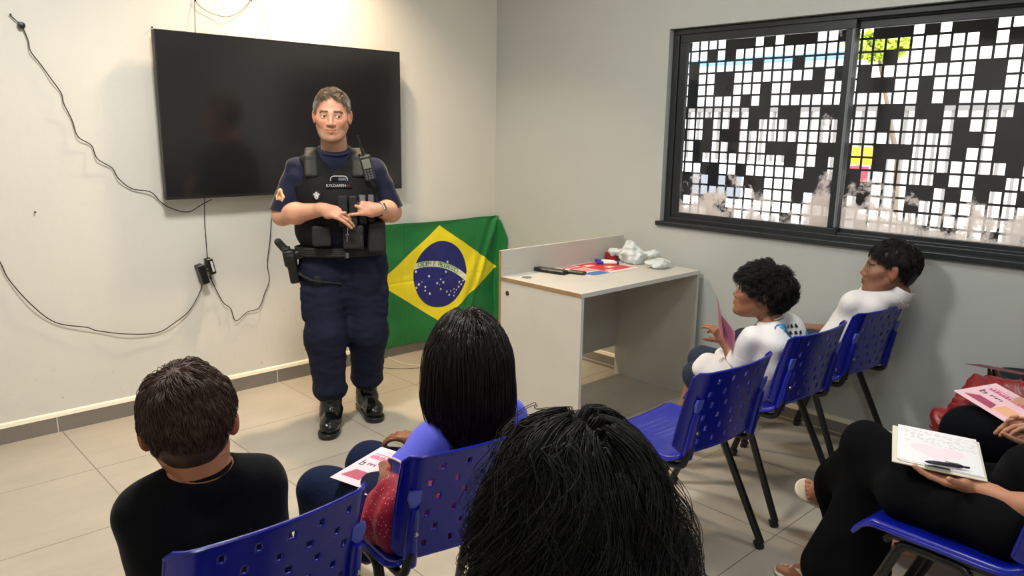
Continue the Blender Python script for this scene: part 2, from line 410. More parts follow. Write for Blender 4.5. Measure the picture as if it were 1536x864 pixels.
X0, Y0 = -5.6, -6.4
WY0, WY1, WZ0, WZ1 = -3.55, -1.475, 0.997, 2.096        # window opening in wall_right (x = 0)
GX = 0.10
MB().box((X0-0.15, Y0-0.15, -0.12), (0.25, 0.15, 0)).build('floor', M_floor, kind='structure')
MB().box((X0-0.15, Y0-0.15, CEIL), (0.25, 0.15, CEIL+0.1)).build('ceiling', M_ceil, kind='structure')
MB().box((X0-0.15, 0, 0), (0.15, 0.15, CEIL)).build('wall_back', M_wall, kind='structure')
mb = MB(); mb.box((0, Y0, 0), (0.15, 0, WZ0)); mb.box((0, Y0, WZ1), (0.15, 0, CEIL)); mb.box((0, WY1, WZ0), (0.15, 0, WZ1)); mb.box((0, Y0, WZ0), (0.15, WY0, WZ1))
mb.build('wall_right', M_wallR, kind='structure')
MB().box((X0-0.15, Y0, 0), (X0, 0, CEIL)).build('wall_left', M_wall, kind='structure')
MB().box((X0-0.15, Y0-0.15, 0), (0.15, Y0, CEIL)).build('wall_front', M_wall, kind='structure')
MB().box((X0, -0.010, 0), (0, 0, 0.080)).build('baseboard_back', M_bbL, kind='structure')
MB().box((-0.010, Y0, 0), (0, -0.01, 0.080)).build('baseboard_right', M_bbR, kind='structure')
mb = MB(); mb.prism([(X0, 0, 0.080), (X0, -0.012, 0.080), (X0, -0.008, 0.098), (X0, 0, 0.104)], (-X0, 0, 0)); mb.build('trim_1', M_trim, kind='structure')
mb = MB(); mb.prism([(0, Y0, 0.080), (-0.012, Y0, 0.080), (-0.008, Y0, 0.098), (0, Y0, 0.104)], (0, -Y0-0.01, 0)); mb.build('trim_2', M_trim, kind='structure')

# ceiling lamps (recessed downlights; the light sources above are theirs; the aisle panel is an added fill)
M_lampg = bpy.data.materials.new('lamp_diffuser'); M_lampg.use_nodes = True
_p = M_lampg.node_tree.nodes['Principled BSDF']; _p.inputs['Emission Color'].default_value = (1, 0.93, 0.8, 1); _p.inputs['Emission Strength'].default_value = 4
for (x, y, s_, lab) in ((-1.55, -0.42, 0.08, 'small warm recessed downlight above the television wall'), (-2.75, -1.75, 0.22, 'square ceiling panel lamp in front of the screen'),
                  (-0.95, -1.6, 0.20, 'square ceiling panel lamp above the desk'), (-3.6, -5.2, 0.34, 'large ceiling panel lamp at the rear left of the room'), (-1.3, -3.35, 0.28, 'added ceiling panel lamp brightening the aisle between the two rows of chairs')):
    t = empty('ceiling_lamp', (x, y, CEIL), lab, 'ceiling lamp', 'ceiling lamps')
    MB().box((x-s_-0.02, y-s_-0.02, CEIL-0.012), (x+s_+0.02, y+s_+0.02, CEIL), bev=0.004).build('rim', mat('white_metal', srgb(235, 235, 232), 0.5), t)
    MB().box((x-s_, y-s_, CEIL-0.016), (x+s_, y+s_, CEIL-0.010)).build('diffuser', M_lampg, t)

# ------------------------------------------------------------------ window with sliding panes
win = bpy.data.objects.new('window_1', None); link(win, kind='structure'); win.location = (0, WY1, WZ0)
bpy.context.view_layer.update()
mb = MB(); fw = 0.035
FX0, FX1 = 0.035, 0.13
def ring(mb, x0, x1, y0, y1, z0, z1, wl, wr, wb, wt):
    mb.box((x0, y0, z0), (x1, y1, z0+wb)); mb.box((x0, y0, z1-wt), (x1, y1, z1)); mb.box((x0, y0, z0+wb), (x1, y0+wr, z1-wt)); mb.box((x0, y1-wl, z0+wb), (x1, y1, z1-wt))
ring(mb, FX0, FX1, WY0, WY1-0.004, WZ0, WZ1-0.004, 0.04, 0.04, 0.028, 0.028)
ring(mb, FX0+0.02, FX1, WY0+0.03, WY1-0.03, WZ0+0.02, WZ1-0.02, 0.02, 0.02, 0.02, 0.02)
mb.build('window_frame', M_alu, win, bevel=0.003)
MB().box((-0.02, WY0-0.02, WZ0-0.022), (0.13, WY1+0.02, WZ0+0.004)).build('window_sill', M_alu, win, bevel=0.003)
M_glass = bpy.data.materials.new('dirty_glass'); M_glass.use_nodes = True
def glass_nodes(m, yc):
    nt = m.node_tree; N = nt.nodes; L = nt.links; N.clear()
    out = N.new('ShaderNodeOutputMaterial'); tr = N.new('ShaderNodeBsdfTransparent'); gl = N.new('ShaderNodeBsdfGlossy'); gl.inputs['Roughness'].default_value = 0.02
    df = N.new('ShaderNodeBsdfDiffuse'); df.inputs['Color'].default_value = srgb(238, 228, 222); tl = N.new('ShaderNodeBsdfTranslucent'); tl.inputs['Color'].default_value = srgb(238, 228, 222)
    dm = N.new('ShaderNodeMixShader'); dm.inputs[0].default_value = 0.6; L.new(df.outputs[0], dm.inputs[1]); L.new(tl.outputs[0], dm.inputs[2])
    fr = N.new('ShaderNodeFresnel'); fr.inputs[0].default_value = 1.3
    m1 = N.new('ShaderNodeMixShader'); L.new(fr.outputs[0], m1.inputs[0]); L.new(tr.outputs[0], m1.inputs[1]); L.new(gl.outputs[0], m1.inputs[2])
    tc = N.new('ShaderNodeTexCoord'); sx = N.new('ShaderNodeSeparateXYZ'); L.new(tc.outputs['Object'], sx.inputs[0])
    n = N.new('ShaderNodeTexNoise'); n.inputs['Scale'].default_value = 7; n.inputs['Detail'].default_value = 12; n.inputs['Roughness'].default_value = 0.72; L.new(tc.outputs['Object'], n.inputs['Vector'])
    hz = N.new('ShaderNodeMapRange'); hz.inputs[1].default_value = 1.03; hz.inputs[2].default_value = 1.42; hz.inputs[3].default_value = 0.25; hz.inputs[4].default_value = -0.16; L.new(sx.outputs['Z'], hz.inputs[0])
    # dirt creeping in from the sides
    ab = N.new('ShaderNodeMath'); ab.operation = 'SUBTRACT'; L.new(sx.outputs['Y'], ab.inputs[0]); ab.inputs[1].default_value = yc
    ab2 = N.new('ShaderNodeMath'); ab2.operation = 'ABSOLUTE'; L.new(ab.outputs[0], ab2.inputs[0])
    ed = N.new('ShaderNodeMapRange'); ed.inputs[1].default_value = 0.0; ed.inputs[2].default_value = 0.10; ed.inputs[3].default_value = 0.17; ed.inputs[4].default_value = 0.0; L.new(ab2.outputs[0], ed.inputs[0])
    a1 = N.new('ShaderNodeMath'); L.new(n.outputs['Fac'], a1.inputs[0]); L.new(hz.outputs[0], a1.inputs[1])
    a2 = N.new('ShaderNodeMath'); L.new(a1.outputs[0], a2.inputs[0]); L.new(ed.outputs[0], a2.inputs[1])
    th = N.new('ShaderNodeMapRange'); th.inputs[1].default_value = 0.56; th.inputs[2].default_value = 0.66; th.inputs[3].default_value = 0; th.inputs[4].default_value = 0.75; L.new(a2.outputs[0], th.inputs[0])
    m2 = N.new('ShaderNodeMixShader'); L.new(th.outputs[0], m2.inputs[0]); L.new(m1.outputs[0], m2.inputs[1]); L.new(dm.outputs[0], m2.inputs[2]); L.new(m2.outputs[0], out.inputs[0])
glass_nodes(M_glass, -2.44)
# left (inner) sash and right sash
def sash(x, y0, y1, glass):
    mb = MB(); ring(mb, x-0.014, x+0.014, y0, y1, 1.012, 2.072, 0.048, 0.048, 0.045, 0.052); o = mb.build('sash', M_alu, win, bevel=0.003)
    MB().box((x-0.002, y0+0.045, 1.05), (x+0.002, y1-0.045, 2.03)).build('pane', glass, o)
    return o
s1_ = sash(0.058, -2.520, -1.520, M_glass)
M_glass2 = bpy.data.materials.new('dirty_glass_outer'); M_glass2.use_nodes = True; glass_nodes(M_glass2, -3.47)
s2_ = sash(0.088, -3.505, -2.470, M_glass2)
MB().box((0.030, -2.520, 1.06), (0.046, -2.508, 2.02), bev=0.003).build('pull_rail', mat('grey_seal', srgb(120, 124, 128), 0.4), s1_)

# perforated steel screen outside the window
rowsL = ["111100010100011","110101111111111","011111101110111","011001111111101","011001110110001","011111010111111","111111100100110","110110101110111",
 "110100111111111","100110111000110","101111111110110","110011011111100","011010100111000","011111110111010","110001111111111","111000111110110"]
rowsR = ["1100010100011","1111111111010","1110111011111","1011111111001","1000110111001","1111110101111","0110010011111","1110111010110",
 "1111111110010","0110001110110","0110111111111","0011111101100","0001110010101","0101110111111","1111111111111","1101111010110"]
mb = MB(); PY, PZ = 0.0600, 0.0655; gx0, gx1 = 0.297, 0.303
NC, NR = 36, 17
def is_open(i, k):
    if 0 <= k < 16:
        if 0 <= i <= 14: return rowsL[k][i] == '1'
        if 16 <= i <= 28: return rowsR[k][i-16] == '1'
        if i == -1: return k in (1, 2, 3, 4, 5, 7, 9, 10, 11)
    return ((i*7+k*13+(i*k) % 5) % 3) != 0
yc = lambda i: -1.454-PY*i
zc = lambda k: 2.030-PZ*k
hw, hh = 0.0245, 0.0270
ilo, ihi, klo, khi = -6, 38, -3, 17
for i in range(ilo, ihi+1):                                           # webs between columns
    mb.box((gx0, yc(i)-PY+hw, zc(khi)-PZ/2), (gx1, yc(i)-hw, zc(klo)+PZ/2))
for i in range(ilo, ihi+1):
    for k in range(klo, khi+1):
        y0, y1 = yc(i)-hw, yc(i)+hw
        mb.box((gx0, y0, zc(k)-PZ+hh), (gx1, y1, zc(k)-hh))
        if not is_open(i, k): mb.box((gx0, y0, zc(k)-hh), (gx1, y1, zc(k)+hh))
g = empty('window_screen', (0.3, -2.5, 0.9), 'black steel screen punched with a random pattern of squares outside the window', 'window screen')
mb.build('perforated_plate', M_grille, g)
mb = MB(); mb.box((0.15, yc(ihi)-0.08, zc(khi)-0.07), (0.31, yc(ihi)-0.03, zc(klo)+0.07)); mb.box((0.15, yc(ilo)+0.03, zc(khi)-0.07), (0.31, yc(ilo)+0.08, zc(klo)+0.07))
mb.box((0.15, yc(ihi)-0.03, zc(klo)+0.03), (0.31, yc(ilo)+0.03, zc(klo)+0.07)); mb.box((0.15, yc(ihi)-0.03, zc(khi)-0.07), (0.31, yc(ilo)+0.03, zc(khi)-0.03))
mb.build('mounting_frame', M_grille, g)

# ------------------------------------------------------------------ street outside
M_out = mat('sunlit_concrete', srgb(225, 222, 215), 0.8, var=0.05)
M_outw = mat('white_render', srgb(240, 238, 234), 0.8, var=0.03, vscale=1)
MB().box((0.16, -30, -0.35), (40, 30, -0.15)).build('street_ground', M_out, kind='structure')
b = empty('street_building', (9, 2, -0.15), 'white building across the street with barred gates and a blue awning', 'building')
MB().box((9.0, -9, -0.15), (14, 16, 4.2)).build('wall', M_outw, b)
mb = MB()
for k in range(60): mb.box((8.93, -8.6+k*0.22, -0.15), (8.97, -8.56+k*0.22, 1.9))
mb.box((8.92, -8.7, 1.9), (8.98, 4.8, 2.0)); mb.build('gate_bars', mat('gate_grey', srgb(120, 118, 118), 0.5), b)
AW = float(at(1090, 86, 0, 8.7)[2]); MB().prism([(9, 1.4, AW), (8.7, 1.4, AW-0.02), (8.7, 1.4, AW-0.11), (9, 1.4, AW-0.11)], (0, 3.6, 0)).build('awning', mat('blue_awning', srgb(110, 150, 200), 0.6), b)
for y in (-7.0, -4.4, 6.5, 9.0): MB().box((8.97, y, 1.0), (9.02, y+1.1, 2.2)).build('window', mat('window_dark', srgb(120, 125, 135), 0.2), b)
M_leaf = mat('yellow_green_leaves', srgb(178, 196, 70), 0.7, var=0.3, vscale=8)
t = empty('street_tree', (7.0, -0.4, -0.15), 'yellow green tree on the far side of the street', 'tree')
MB().tube([(7, -0.3, -0.15), (7.05, -0.2, 1.2), at(1316, 74, 0, 7.0)], [0.05, 0.035, 0.02]).build('trunk', mat('bark', srgb(110, 95, 80), 0.9), t, smooth=True)
n_ = 700; cpos = rng.normal(size=(n_, 3)); cpos /= np.linalg.norm(cpos, axis=1, keepdims=True); cpos = cpos*rng.random((n_, 1))**0.4*np.array([0.3, 0.42, 0.20])+at(1316, 68, 0, 7.0)
dA = rng.normal(size=(n_, 3)); dA /= np.linalg.norm(dA, axis=1, keepdims=True); dB = np.cross(dA, rng.normal(size=(n_, 3))); dB /= np.linalg.norm(dB, axis=1, keepdims=True)
v = np.stack([cpos+0.07*dA, cpos+0.035*dB, cpos-0.07*dA, cpos-0.035*dB], 1).reshape(-1, 3)
ob('leaves', npmesh('leaves', v, np.arange(n_*4).reshape(-1, 4), M_leaf, False), t)
def car(x, y, col, lab, name='parked_car'):
    t = empty(name, (x, y, -0.15), lab, 'car', None)
    F = Field((x-1.0, y-2.2, -0.2), (x+1.0, y+2.2, 1.5), 0.04)
    F.bx((x, y, 0.35), (0.82, 2.0, 0.30), rad=0.15, k=0.1); F.bx((x, y+0.1, 0.80), (0.70, 1.1, 0.36), rad=0.22, k=0.2)
    for sy in (-1.25, 1.25): F.rc((x-1.2, y+sy, 0.12), (x+1.2, y+sy, 0.12), 0.33, 0.33, k=0.03, op='s')
    vv, ff = F.nets(); ob('body', npmesh('body', vv, ff, mat(name+'_paint_%d' % int(col[0]*99), col, 0.3, coat=0.5)), t)
    for sx in (-0.72, 0.72):
        for sy in (-1.25, 1.25): MB().lathe([(0.18, -0.09), (0.29, -0.09), (0.30, 0), (0.29, 0.09), (0.18, 0.09)], (x+sx, y+sy, 0.15), (1, 0, 0)).build('wheel', M_black, t, smooth=True)
    MB().box((x-0.72, y-0.7, 0.72), (x+0.72, y+0.9, 1.02)).build('side_window', mat('window_dark', (0, 0, 0, 1)), t)
car(5.2, 1.3, srgb(225, 228, 232), 'white car parked across the street, beyond the left pane')
t = empty('street_sign', (7.0, 0.29, -0.15), 'small yellow and red sign board on a post across the street', 'sign')
MB().tube([(7.0, 0.29, -0.15), (7.0, 0.29, 1.0)], 0.03, 8).build('post', mat('gate_grey', (0,0,0,1)), t)
MB().box((6.97, 0.10, 1.12), (7.0, 0.42, 1.36)).build('yellow_board', mat('sign_yellow', srgb(250, 190, 40), 0.6), t)
MB().box((6.97, 0.14, 0.86), (7.0, 0.46, 1.10)).build('red_board', mat('sign_red', srgb(215, 60, 80), 0.6), t)


# ------------------------------------------------------------------ television and wall cables
t = empty('television', (-1.634, -0.1, 1.141), 'large black flat screen television on the wall behind the officer', 'television')
TX0, TX1, TZ0, TZ1 = -2.367, -0.901, 1.141, 1.984
mb = MB(); mb.box((TX0, -0.098, TZ0), (TX1, -0.062, TZ1), bev=0.003)
mb.box((TX0+0.2, -0.064, TZ0+0.12), (TX1-0.2, -0.035, TZ1-0.25), bev=0.008); mb.build('housing', M_black, t)
mb = MB(); e = 0.004
mb.box((TX0, -0.1005, TZ1-e), (TX1, -0.097, TZ1)); mb.box((TX0, -0.1005, TZ0), (TX1, -0.097, TZ0+0.014)); mb.box((TX0, -0.1005, TZ0+0.014), (TX0+e*1.6, -0.097, TZ1-e)); mb.box((TX1-e, -0.1005, TZ0+0.014), (TX1, -0.097, TZ1-e))
mb.build('bezel', mat('tv_bezel', srgb(30, 29, 28), 0.35), t)
MB().box((TX0+e, -0.0995, TZ0+0.014), (TX1-e, -0.097, TZ1-e)).build('screen', mat('tv_screen', srgb(26, 26, 29), 0.16, spec=1.0), t)
mb = MB(); mb.box((-1.75, -0.036, 1.35), (-1.71, -0.001, 1.80)); mb.box((-1.55, -0.036, 1.35), (-1.51, -0.001, 1.80)); mb.box((-1.85, -0.012, 1.42), (-1.4, -0.001, 1.70)); mb.build('wall_bracket', M_black, t)

M_cord = mat('black_cable', srgb(24, 24, 26), 0.5)
def cord(px, label, r=0.0026, y=-0.012, m=M_cord, name='cable', grp=None, wob=0.0):
    pts = []
    for i, p in enumerate(px):
        yy = p[2] if len(p) > 2 else y
        pts.append(at(p[0], p[1], 1, yy))
    P = spline(pts, 6)
    mb = MB(); mb.tube(P, r, 6)
    return mb.build(name, m, smooth=True, label=label, cat='cable')
cord([(15, 22), (24, 31), (32, 38), (42, 60), (46, 77, -0.02), (62, 98), (78, 120, -0.02), (92, 140), (96, 156, -0.022), (108, 180), (117, 205, -0.02), (137, 218), (146, 238, -0.02), (168, 252), (178, 268, -0.02), (198, 283), (226, 288, -0.02), (240, 302), (256, 312, -0.02), (282, 318), (304, 306, -0.03), (318, 299, -0.05)],
     'thin black cable running from the wall nail at top left down to the television')
cord([(-60, 250), (-30, 340), (0, 393), (14, 420), (48, 458, -0.02), (84, 484), (130, 491, -0.02), (146, 496), (190, 501, -0.02), (236, 499), (262, 484, -0.02), (284, 466), (299, 440, -0.02), (304, 424)],
     'long black cable sagging across the wall at lower left to the power strip')
cord([(307, 296, -0.05), (307, 330, -0.02), (309, 360), (311, 386, -0.035)], 'short black cable hanging straight from the television to the plug adapter')
cord([(315, 414, -0.04), (319, 424, -0.03), (329, 444), (336, 455, -0.02), (346, 463), (354, 481, -0.02), (371, 468), (388, 462, -0.02), (397, 440), (404, 420, -0.02), (401, 395), (405, 360, -0.02), (407, 330), (410, 294, -0.05)],
     'black cable looping in a V from the power strip up to the television')
cord([(293, -60), (292, 0), (293, 52, -0.04)], 'thin black cable dropping straight onto the top of the television', 0.0018)
cord([(292, 0), (302, 11), (320, 21), (340, 25, -0.02), (358, 19), (370, 8), (375, 0), (376, -20)], 'thin black cable hanging in a curve above the television', 0.0016)
cord([(380, -40), (390, 0), (400, 32), (407, 62, -0.03)], 'faint slanting cable above the right half of the television', 0.0013, m=mat('grey_cable', srgb(120, 100, 85), 0.6))
# small wall fittings
p = at(32, 38, 1, -0.012)
MB().lathe([(0.0, -0.006), (0.014, -0.006), (0.016, 0.0), (0.014, 0.010), (0.0, 0.012)], (p[0], -0.014, p[2]), (0, -1, 0), 20).build('cable_puck', M_black, smooth=True, label='small round black puck on the cable at the top left of the wall', cat='cable clip')
nl = []
for (px, py), lab in (((15, 22), 'tiny dark nail holding the cable at the far top left'), ((227, 41), 'tiny dark nail just above the top left corner of the television'), ((376, 1), 'dark nail holding the curved cable above the television'), ((292, 1), 'dark nail where the straight cable comes down above the television'), ((52, 318), 'tiny screw left alone in the wall at far left')):
    p = at(px, py, 1, -0.004)
    MB().lathe([(0.0016, 0.0), (0.0016, 0.014), (0.0045, 0.014), (0.0045, 0.017), (0.001, 0.018)], (p[0], 0.001, p[2]), (0, -1, 0), 8).build('nail', M_black, smooth=True, label=lab, cat='nail', group='nails in the wall')
# power strip + adapter
p = at(303, 411, 1, -0.03); t = empty('power_strip', p, 'black power strip hanging on the wall below the television', 'power strip')
def rotY(a): c, s = math.cos(a), math.sin(a); return np.array([[c, 0, s], [0, 1, 0], [-s, 0, c]])
def rotX(a): c, s = math.cos(a), math.sin(a); return np.array([[1, 0, 0], [0, c, -s], [0, s, c]])
def rotZ(a): c, s = math.cos(a), math.sin(a); return np.array([[c, -s, 0], [s, c, 0], [0, 0, 1]])
MB().box((-0.019, -0.03, -0.055), (0.019, 0.028, 0.055), R=rotY(math.radians(-14)), c=p, bev=0.004).build('housing', M_black, t)
mb = MB()
for dz in (0.028, 0.006): mb.lathe([(0.003, 0), (0.003, 0.016), (0.0015, 0.018)], p+V3(0.022, -0.02, dz), (1, -0.2, 0), 8)
mb.build('plug_pin', mat('brass', srgb(205, 160, 105), 0.3, 0.9), t, smooth=True)
p = at(315, 399, 1, -0.045); t = empty('plug_adapter', p, 'black rectangular power adapter with a white label beside the power strip', 'adapter')
MB().box((-0.017, -0.025, -0.045), (0.017, 0.025, 0.045), R=rotY(math.radians(-12)), c=p, bev=0.004).build('housing', M_black, t)
MB().box((-0.002, -0.0262, -0.03), (0.009, -0.0252, 0.03), R=rotY(math.radians(-12)), c=p).build('label_sticker', mat('sticker', srgb(200, 205, 210), 0.5), t)
MB().tube([p+V3(-0.005, 0, -0.05), p+V3(-0.002, 0.0, -0.062), p+V3(0.006, 0.005, -0.075)], 0.006, 8).build('plug', M_black, t, smooth=True)

# cable on the floor by the flag
def fl(px, py, z=0.004): return at(px, py, 2, z)
MB().tube(spline([fl(574, 527), fl(586, 538), fl(604, 545), (fl(625, 548)), fl(645, 549), fl(668, 546)], 6), 0.004, 8).build('floor_cable', mat('white_cable', srgb(225, 222, 210), 0.5), smooth=True, label='white cable curving across the floor tiles under the flag', cat='cable')
MB().tube(spline([fl(566, 551), fl(600, 553), fl(640, 551), fl(672, 548)], 6), 0.0016, 6).build('floor_cable', M_cord, smooth=True, label='very thin dark cable lying on the floor in front of the white one', cat='cable')

# ------------------------------------------------------------------ flag
FLW, FLH = 1.26, 0.90
def flag_pt(u, v, off=0.0):
    """u right, v down, both 0..1; off = distance in front of the cloth"""
    u = np.asarray(u, float); v = np.asarray(v, float)
    x = -0.530+(u-0.5)*FLW
    zt = 0.900+0.004*np.sin(u*9)
    z = np.where(v < 0.12, zt+(0.868-zt)*(v/0.12), 0.868-(v-0.12)*(0.868-0.068)/0.88)
    z = z+0.010*u*np.clip(v-0.5, 0, 1)-0.006*np.sin(u*3.1)*np.clip(v*3-2, 0, 1)
    y = -0.028-0.006*np.sin(u*9+v*3)-0.004*np.sin(u*23-v*7)-0.003*np.sin(v*21+u*4)
    # fold running from the pinned corner down and left
    dd = (u-0.93)+(v)*0.28
    y = y-0.022*np.exp(-(dd/0.022)**2)*np.clip(1.3-v, 0, 1)-0.010*np.exp(-((dd+0.07)/0.03)**2)
    # crease lines from being folded
    y = y+0.003*np.exp(-((v-0.52)/0.006)**2)+0.003*np.exp(-((u-0.25)/0.004)**2)+0.003*np.exp(-((u-0.75)/0.004)**2)
    lim = -0.045
    ex = np.maximum(x-lim, 0); fold = np.clip(v*4, 0.12, 1)
    x = np.minimum(x, lim)+np.minimum(ex, 0.025)
    y = y-np.maximum(ex-0.018, 0)*fold*1.0
    n = np.where(ex > 0.025, 1.0, 0.0)
    return np.stack([x-off*n, y-off*(1-n), z], -1)
nu, nv = 220, 150
U, Vv = np.meshgrid(np.linspace(0, 1, nu+1), np.linspace(0, 1, nv+1), indexing='ij')
def grid_faces(nu, nv):
    i, j = np.meshgrid(np.arange(nu), np.arange(nv), indexing='ij'); a = i*(nv+1)+j
    return np.stack([a, a+1, a+nv+2, a+nv+1], -1).reshape(-1, 4)
def cloth_mat():
    m = bpy.data.materials.new('flag_cloth'); m.use_nodes = True; nt = m.node_tree; N = nt.nodes; L = nt.links; p = N['Principled BSDF']
    p.inputs['Roughness'].default_value = 0.55; p.inputs['Sheen Weight'].default_value = 0.15
    uv = N.new('ShaderNodeUVMap'); sx = N.new('ShaderNodeSeparateXYZ'); L.new(uv.outputs[0], sx.inputs[0])
    def M(op, a, b=None, c=None):
        n = N.new('ShaderNodeMath'); n.operation = op
        for i, q in enumerate((a, b, c)):
            if q is None: continue
            if isinstance(q, (int, float)): n.inputs[i].default_value = q
            else: L.new(q, n.inputs[i])
        return n.outputs[0]
    X = M('MULTIPLY', M('SUBTRACT', sx.outputs[0], 0.5), 20.0); Y = M('MULTIPLY', M('SUBTRACT', sx.outputs[1], 0.5), -14.0)
    rh = M('LESS_THAN', M('ADD', M('DIVIDE', M('ABSOLUTE', X), 8.3), M('DIVIDE', M('ABSOLUTE', Y), 5.3)), 1.0)
    rd = M('SQRT', M('ADD', M('MULTIPLY', X, X), M('MULTIPLY', Y, Y))); dk = M('LESS_THAN', rd, 3.62)
    bx_ = M('ADD', X, 2.0); by_ = M('ADD', Y, 7.0); br = M('SQRT', M('ADD', M('MULTIPLY', bx_, bx_), M('MULTIPLY', by_, by_)))
    bd = M('MULTIPLY', dk, M('MULTIPLY', M('GREATER_THAN', br, 8.0), M('LESS_THAN', br, 8.62)))
    def mix(f, a, b):
        n = N.new('ShaderNodeMix'); n.data_type = 'RGBA'; L.new(f, n.inputs[0])
        for i, q in ((6, a), (7, b)):
            if isinstance(q, tuple): n.inputs[i].default_value = q
            else: L.new(q, n.inputs[i])
        return n.outputs[2]
    c = mix(rh, srgb(0, 116, 52), srgb(240, 224, 20)); c = mix(dk, c, srgb(14, 22, 112)); c = mix(bd, c, srgb(225, 235, 205))
    L.new(c, p.inputs['Base Color'])
    n2 = N.new('ShaderNodeTexNoise'); n2.inputs['Scale'].default_value = 14; n2.inputs['Detail'].default_value = 4; L.new(uv.outputs[0], n2.inputs['Vector'])
    b = N.new('ShaderNodeBump'); b.inputs['Strength'].default_value = 0.5; b.inputs['Distance'].default_value = 0.012; L.new(n2.outputs['Fac'], b.inputs['Height']); L.new(b.outputs[0], p.inputs['Normal'])
    return m
P = flag_pt(U, Vv).reshape(-1, 3); Ff = grid_faces(nu, nv)
me = npmesh('flag', P, Ff, cloth_mat())
uvl = me.uv_layers.new(name='UVMap'); li = np.empty(len(me.loops), np.int32); me.loops.foreach_get('vertex_index', li)
uvl.data.foreach_set('uv', np.stack([U.reshape(-1)[li], Vv.reshape(-1)[li]], 1).astype(np.float32).ravel())
flag = ob('flag', me, label='green Brazilian flag with yellow rhombus and blue disc pinned in the room corner', cat='flag')
md = flag.modifiers.new('s', 'SOLIDIFY'); md.thickness = 0.0012
# letters on the band follow its arc; stars on the disc
def flag_xy(X, Y, off): return flag_pt(0.5+X/20.0, 0.5-Y/14.0, off)
VV, FFc, b0 = [], [], 0
txt = 'ORDEM E PROGRESSO'
a0, a1 = 95.5, 60.0
for i, ch in enumerate(txt):
    if ch == ' ': continue
    a = math.radians(a0+(a1-a0)*i/(len(txt)-1)); v, f = text_mesh(ch, 0.76)
    lx = v[:, 0]; ly = v[:, 1]; lr = 8.31+ly*0.95
    dx = lx*0.9
    X = -2.0+lr*math.cos(a)+dx*math.sin(a); Y = -7.0+lr*math.sin(a)-dx*math.cos(a)
    VV.append(flag_xy(X, Y, 0.0025)); FFc += [tuple(b0+k for k in q) for q in f]; b0 += len(v)
ob('motto_lettering', npmesh('motto', np.concatenate(VV), FFc, mat('flag_green_ink', srgb(0, 110, 60), 0.6), False), flag)
sp = [(200,377,1.3),(348,428,1.1),(565,258,1.1),(540,374,1.0),(475,462,.8),(434,507,1.0),(503,497,1.1),(462,524,.5),(475,577,.95),(230,526,1.25),(268,496,.5),(198,567,1.1),(304,555,1.0),(302,600,1.0),(355,634,1.2),(545,606,1.0),(573,646,1.1),(590,600,.8),(629,578,.8),(634,617,.8),(629,655,.9),(660,583,.8),(686,551,1.1),(716,521,1.1),(694,492,1.1),(736,477,.9)]
VV, FFc, b0 = [], [], 0
for (zx, zy, s_) in sp:
    wp = at(600+zx/7.858, 360+zy/7.858, 1, -0.03); X = (wp[0]+0.530)/FLW*20; Y = 7.0-((0.868-wp[2])/(0.8/0.88)+0.12)*14.0
    v = [(X, Y)]
    for k in range(10):
        a = math.pi/2+k*math.pi/5; r_ = (0.165 if k % 2 == 0 else 0.07)*s_; v.append((X+r_*math.cos(a), Y+r_*math.sin(a)))
    v = np.array(v); VV.append(flag_xy(v[:, 0], v[:, 1], 0.0025)); FFc += [(b0, b0+1+k, b0+1+(k+1) % 10) for k in range(10)]; b0 += 11
ob('stars', npmesh('stars', np.concatenate(VV), FFc, mat('flag_white_ink', srgb(235, 240, 245), 0.6), False), flag)

# ------------------------------------------------------------------ desk
M_desk = mat('grey_laminate', srgb(196, 194, 186), 0.42, bump=0.03, bscale=60, var=0.03)
M_edge = mat('worn_board_edge', srgb(150, 118, 78), 0.7, var=0.15, vscale=20)
M_wedge = mat('white_edge_band', srgb(214, 214, 208), 0.4)
DX0, DX1, DY0, DY1, DZ = -1.054, -0.036, -1.802, -1.205, 0.75
dk = empty('desk', ((DX0+DX1)/2, (DY0+DY1)/2, 0), 'grey laminate desk with a raised back board against the window wall', 'desk')
MB().box((DX0, DY0, DZ-0.022), (DX1, DY1-0.018, DZ)).build('desk_top', M_desk, dk, bevel=0.001)
MB().box((DX0-0.0012, DY0+0.001, DZ-0.021), (DX0, DY1-0.018, DZ-0.002)).build('edge_strip', M_edge, dk)
MB().box((DX0, DY0-0.0012, DZ-0.022), (DX1, DY0, DZ)).build('edge_strip', M_wedge, dk)
MB().box((DX0+0.002, DY0+0.004, 0.0), (DX0+0.020, DY1-0.018, DZ-0.022)).build('side_panel', M_desk, dk)
MB().box((DX1-0.020, DY0+0.004, 0.0), (DX1-0.002, DY1-0.018, DZ-0.022)).build('side_panel', M_desk, dk)
MB().box((DX0+0.001, DY0+0.0025, 0.0), (DX0+0.021, DY0+0.004, DZ-0.022)).build('edge_strip', M_wedge, dk)
MB().box((DX0+0.002, DY1-0.018, 0.18), (DX1+0.015, DY1, 0.889)).build('back_board', M_desk, dk)
MB().box((DX0+0.002, DY1-0.018, 0.0), (DX0+0.020, DY1, 0.18)).build('side_panel_foot', M_edge, dk)
MB().box((DX0+0.0005, DY1-0.017, 0.02), (DX0+0.002, DY1-0.001, 0.888)).build('edge_strip', M_edge, dk)
p = at(790, 416, 2, DZ+0.001); MB().lathe([(0.012, 0), (0.026, 0), (0.027, 0.001), (0.025, 0.0022), (0.013, 0.0022), (0.012, 0.0008)], p, (0, 0, 1), 28).build('cable_grommet', mat('grey_plastic', srgb(120, 120, 118), 0.4), dk, smooth=True)
p = at(761, 440, 0, DX0+0.002); MB().lathe([(0.0, 0), (0.013, 0), (0.013, 0.0015), (0, 0.0015)], p+V3(0.0, 0, 0), (-1, 0, 0), 24).build('cable_hole', mat('hole_dark', srgb(60, 40, 25), 0.9), dk)

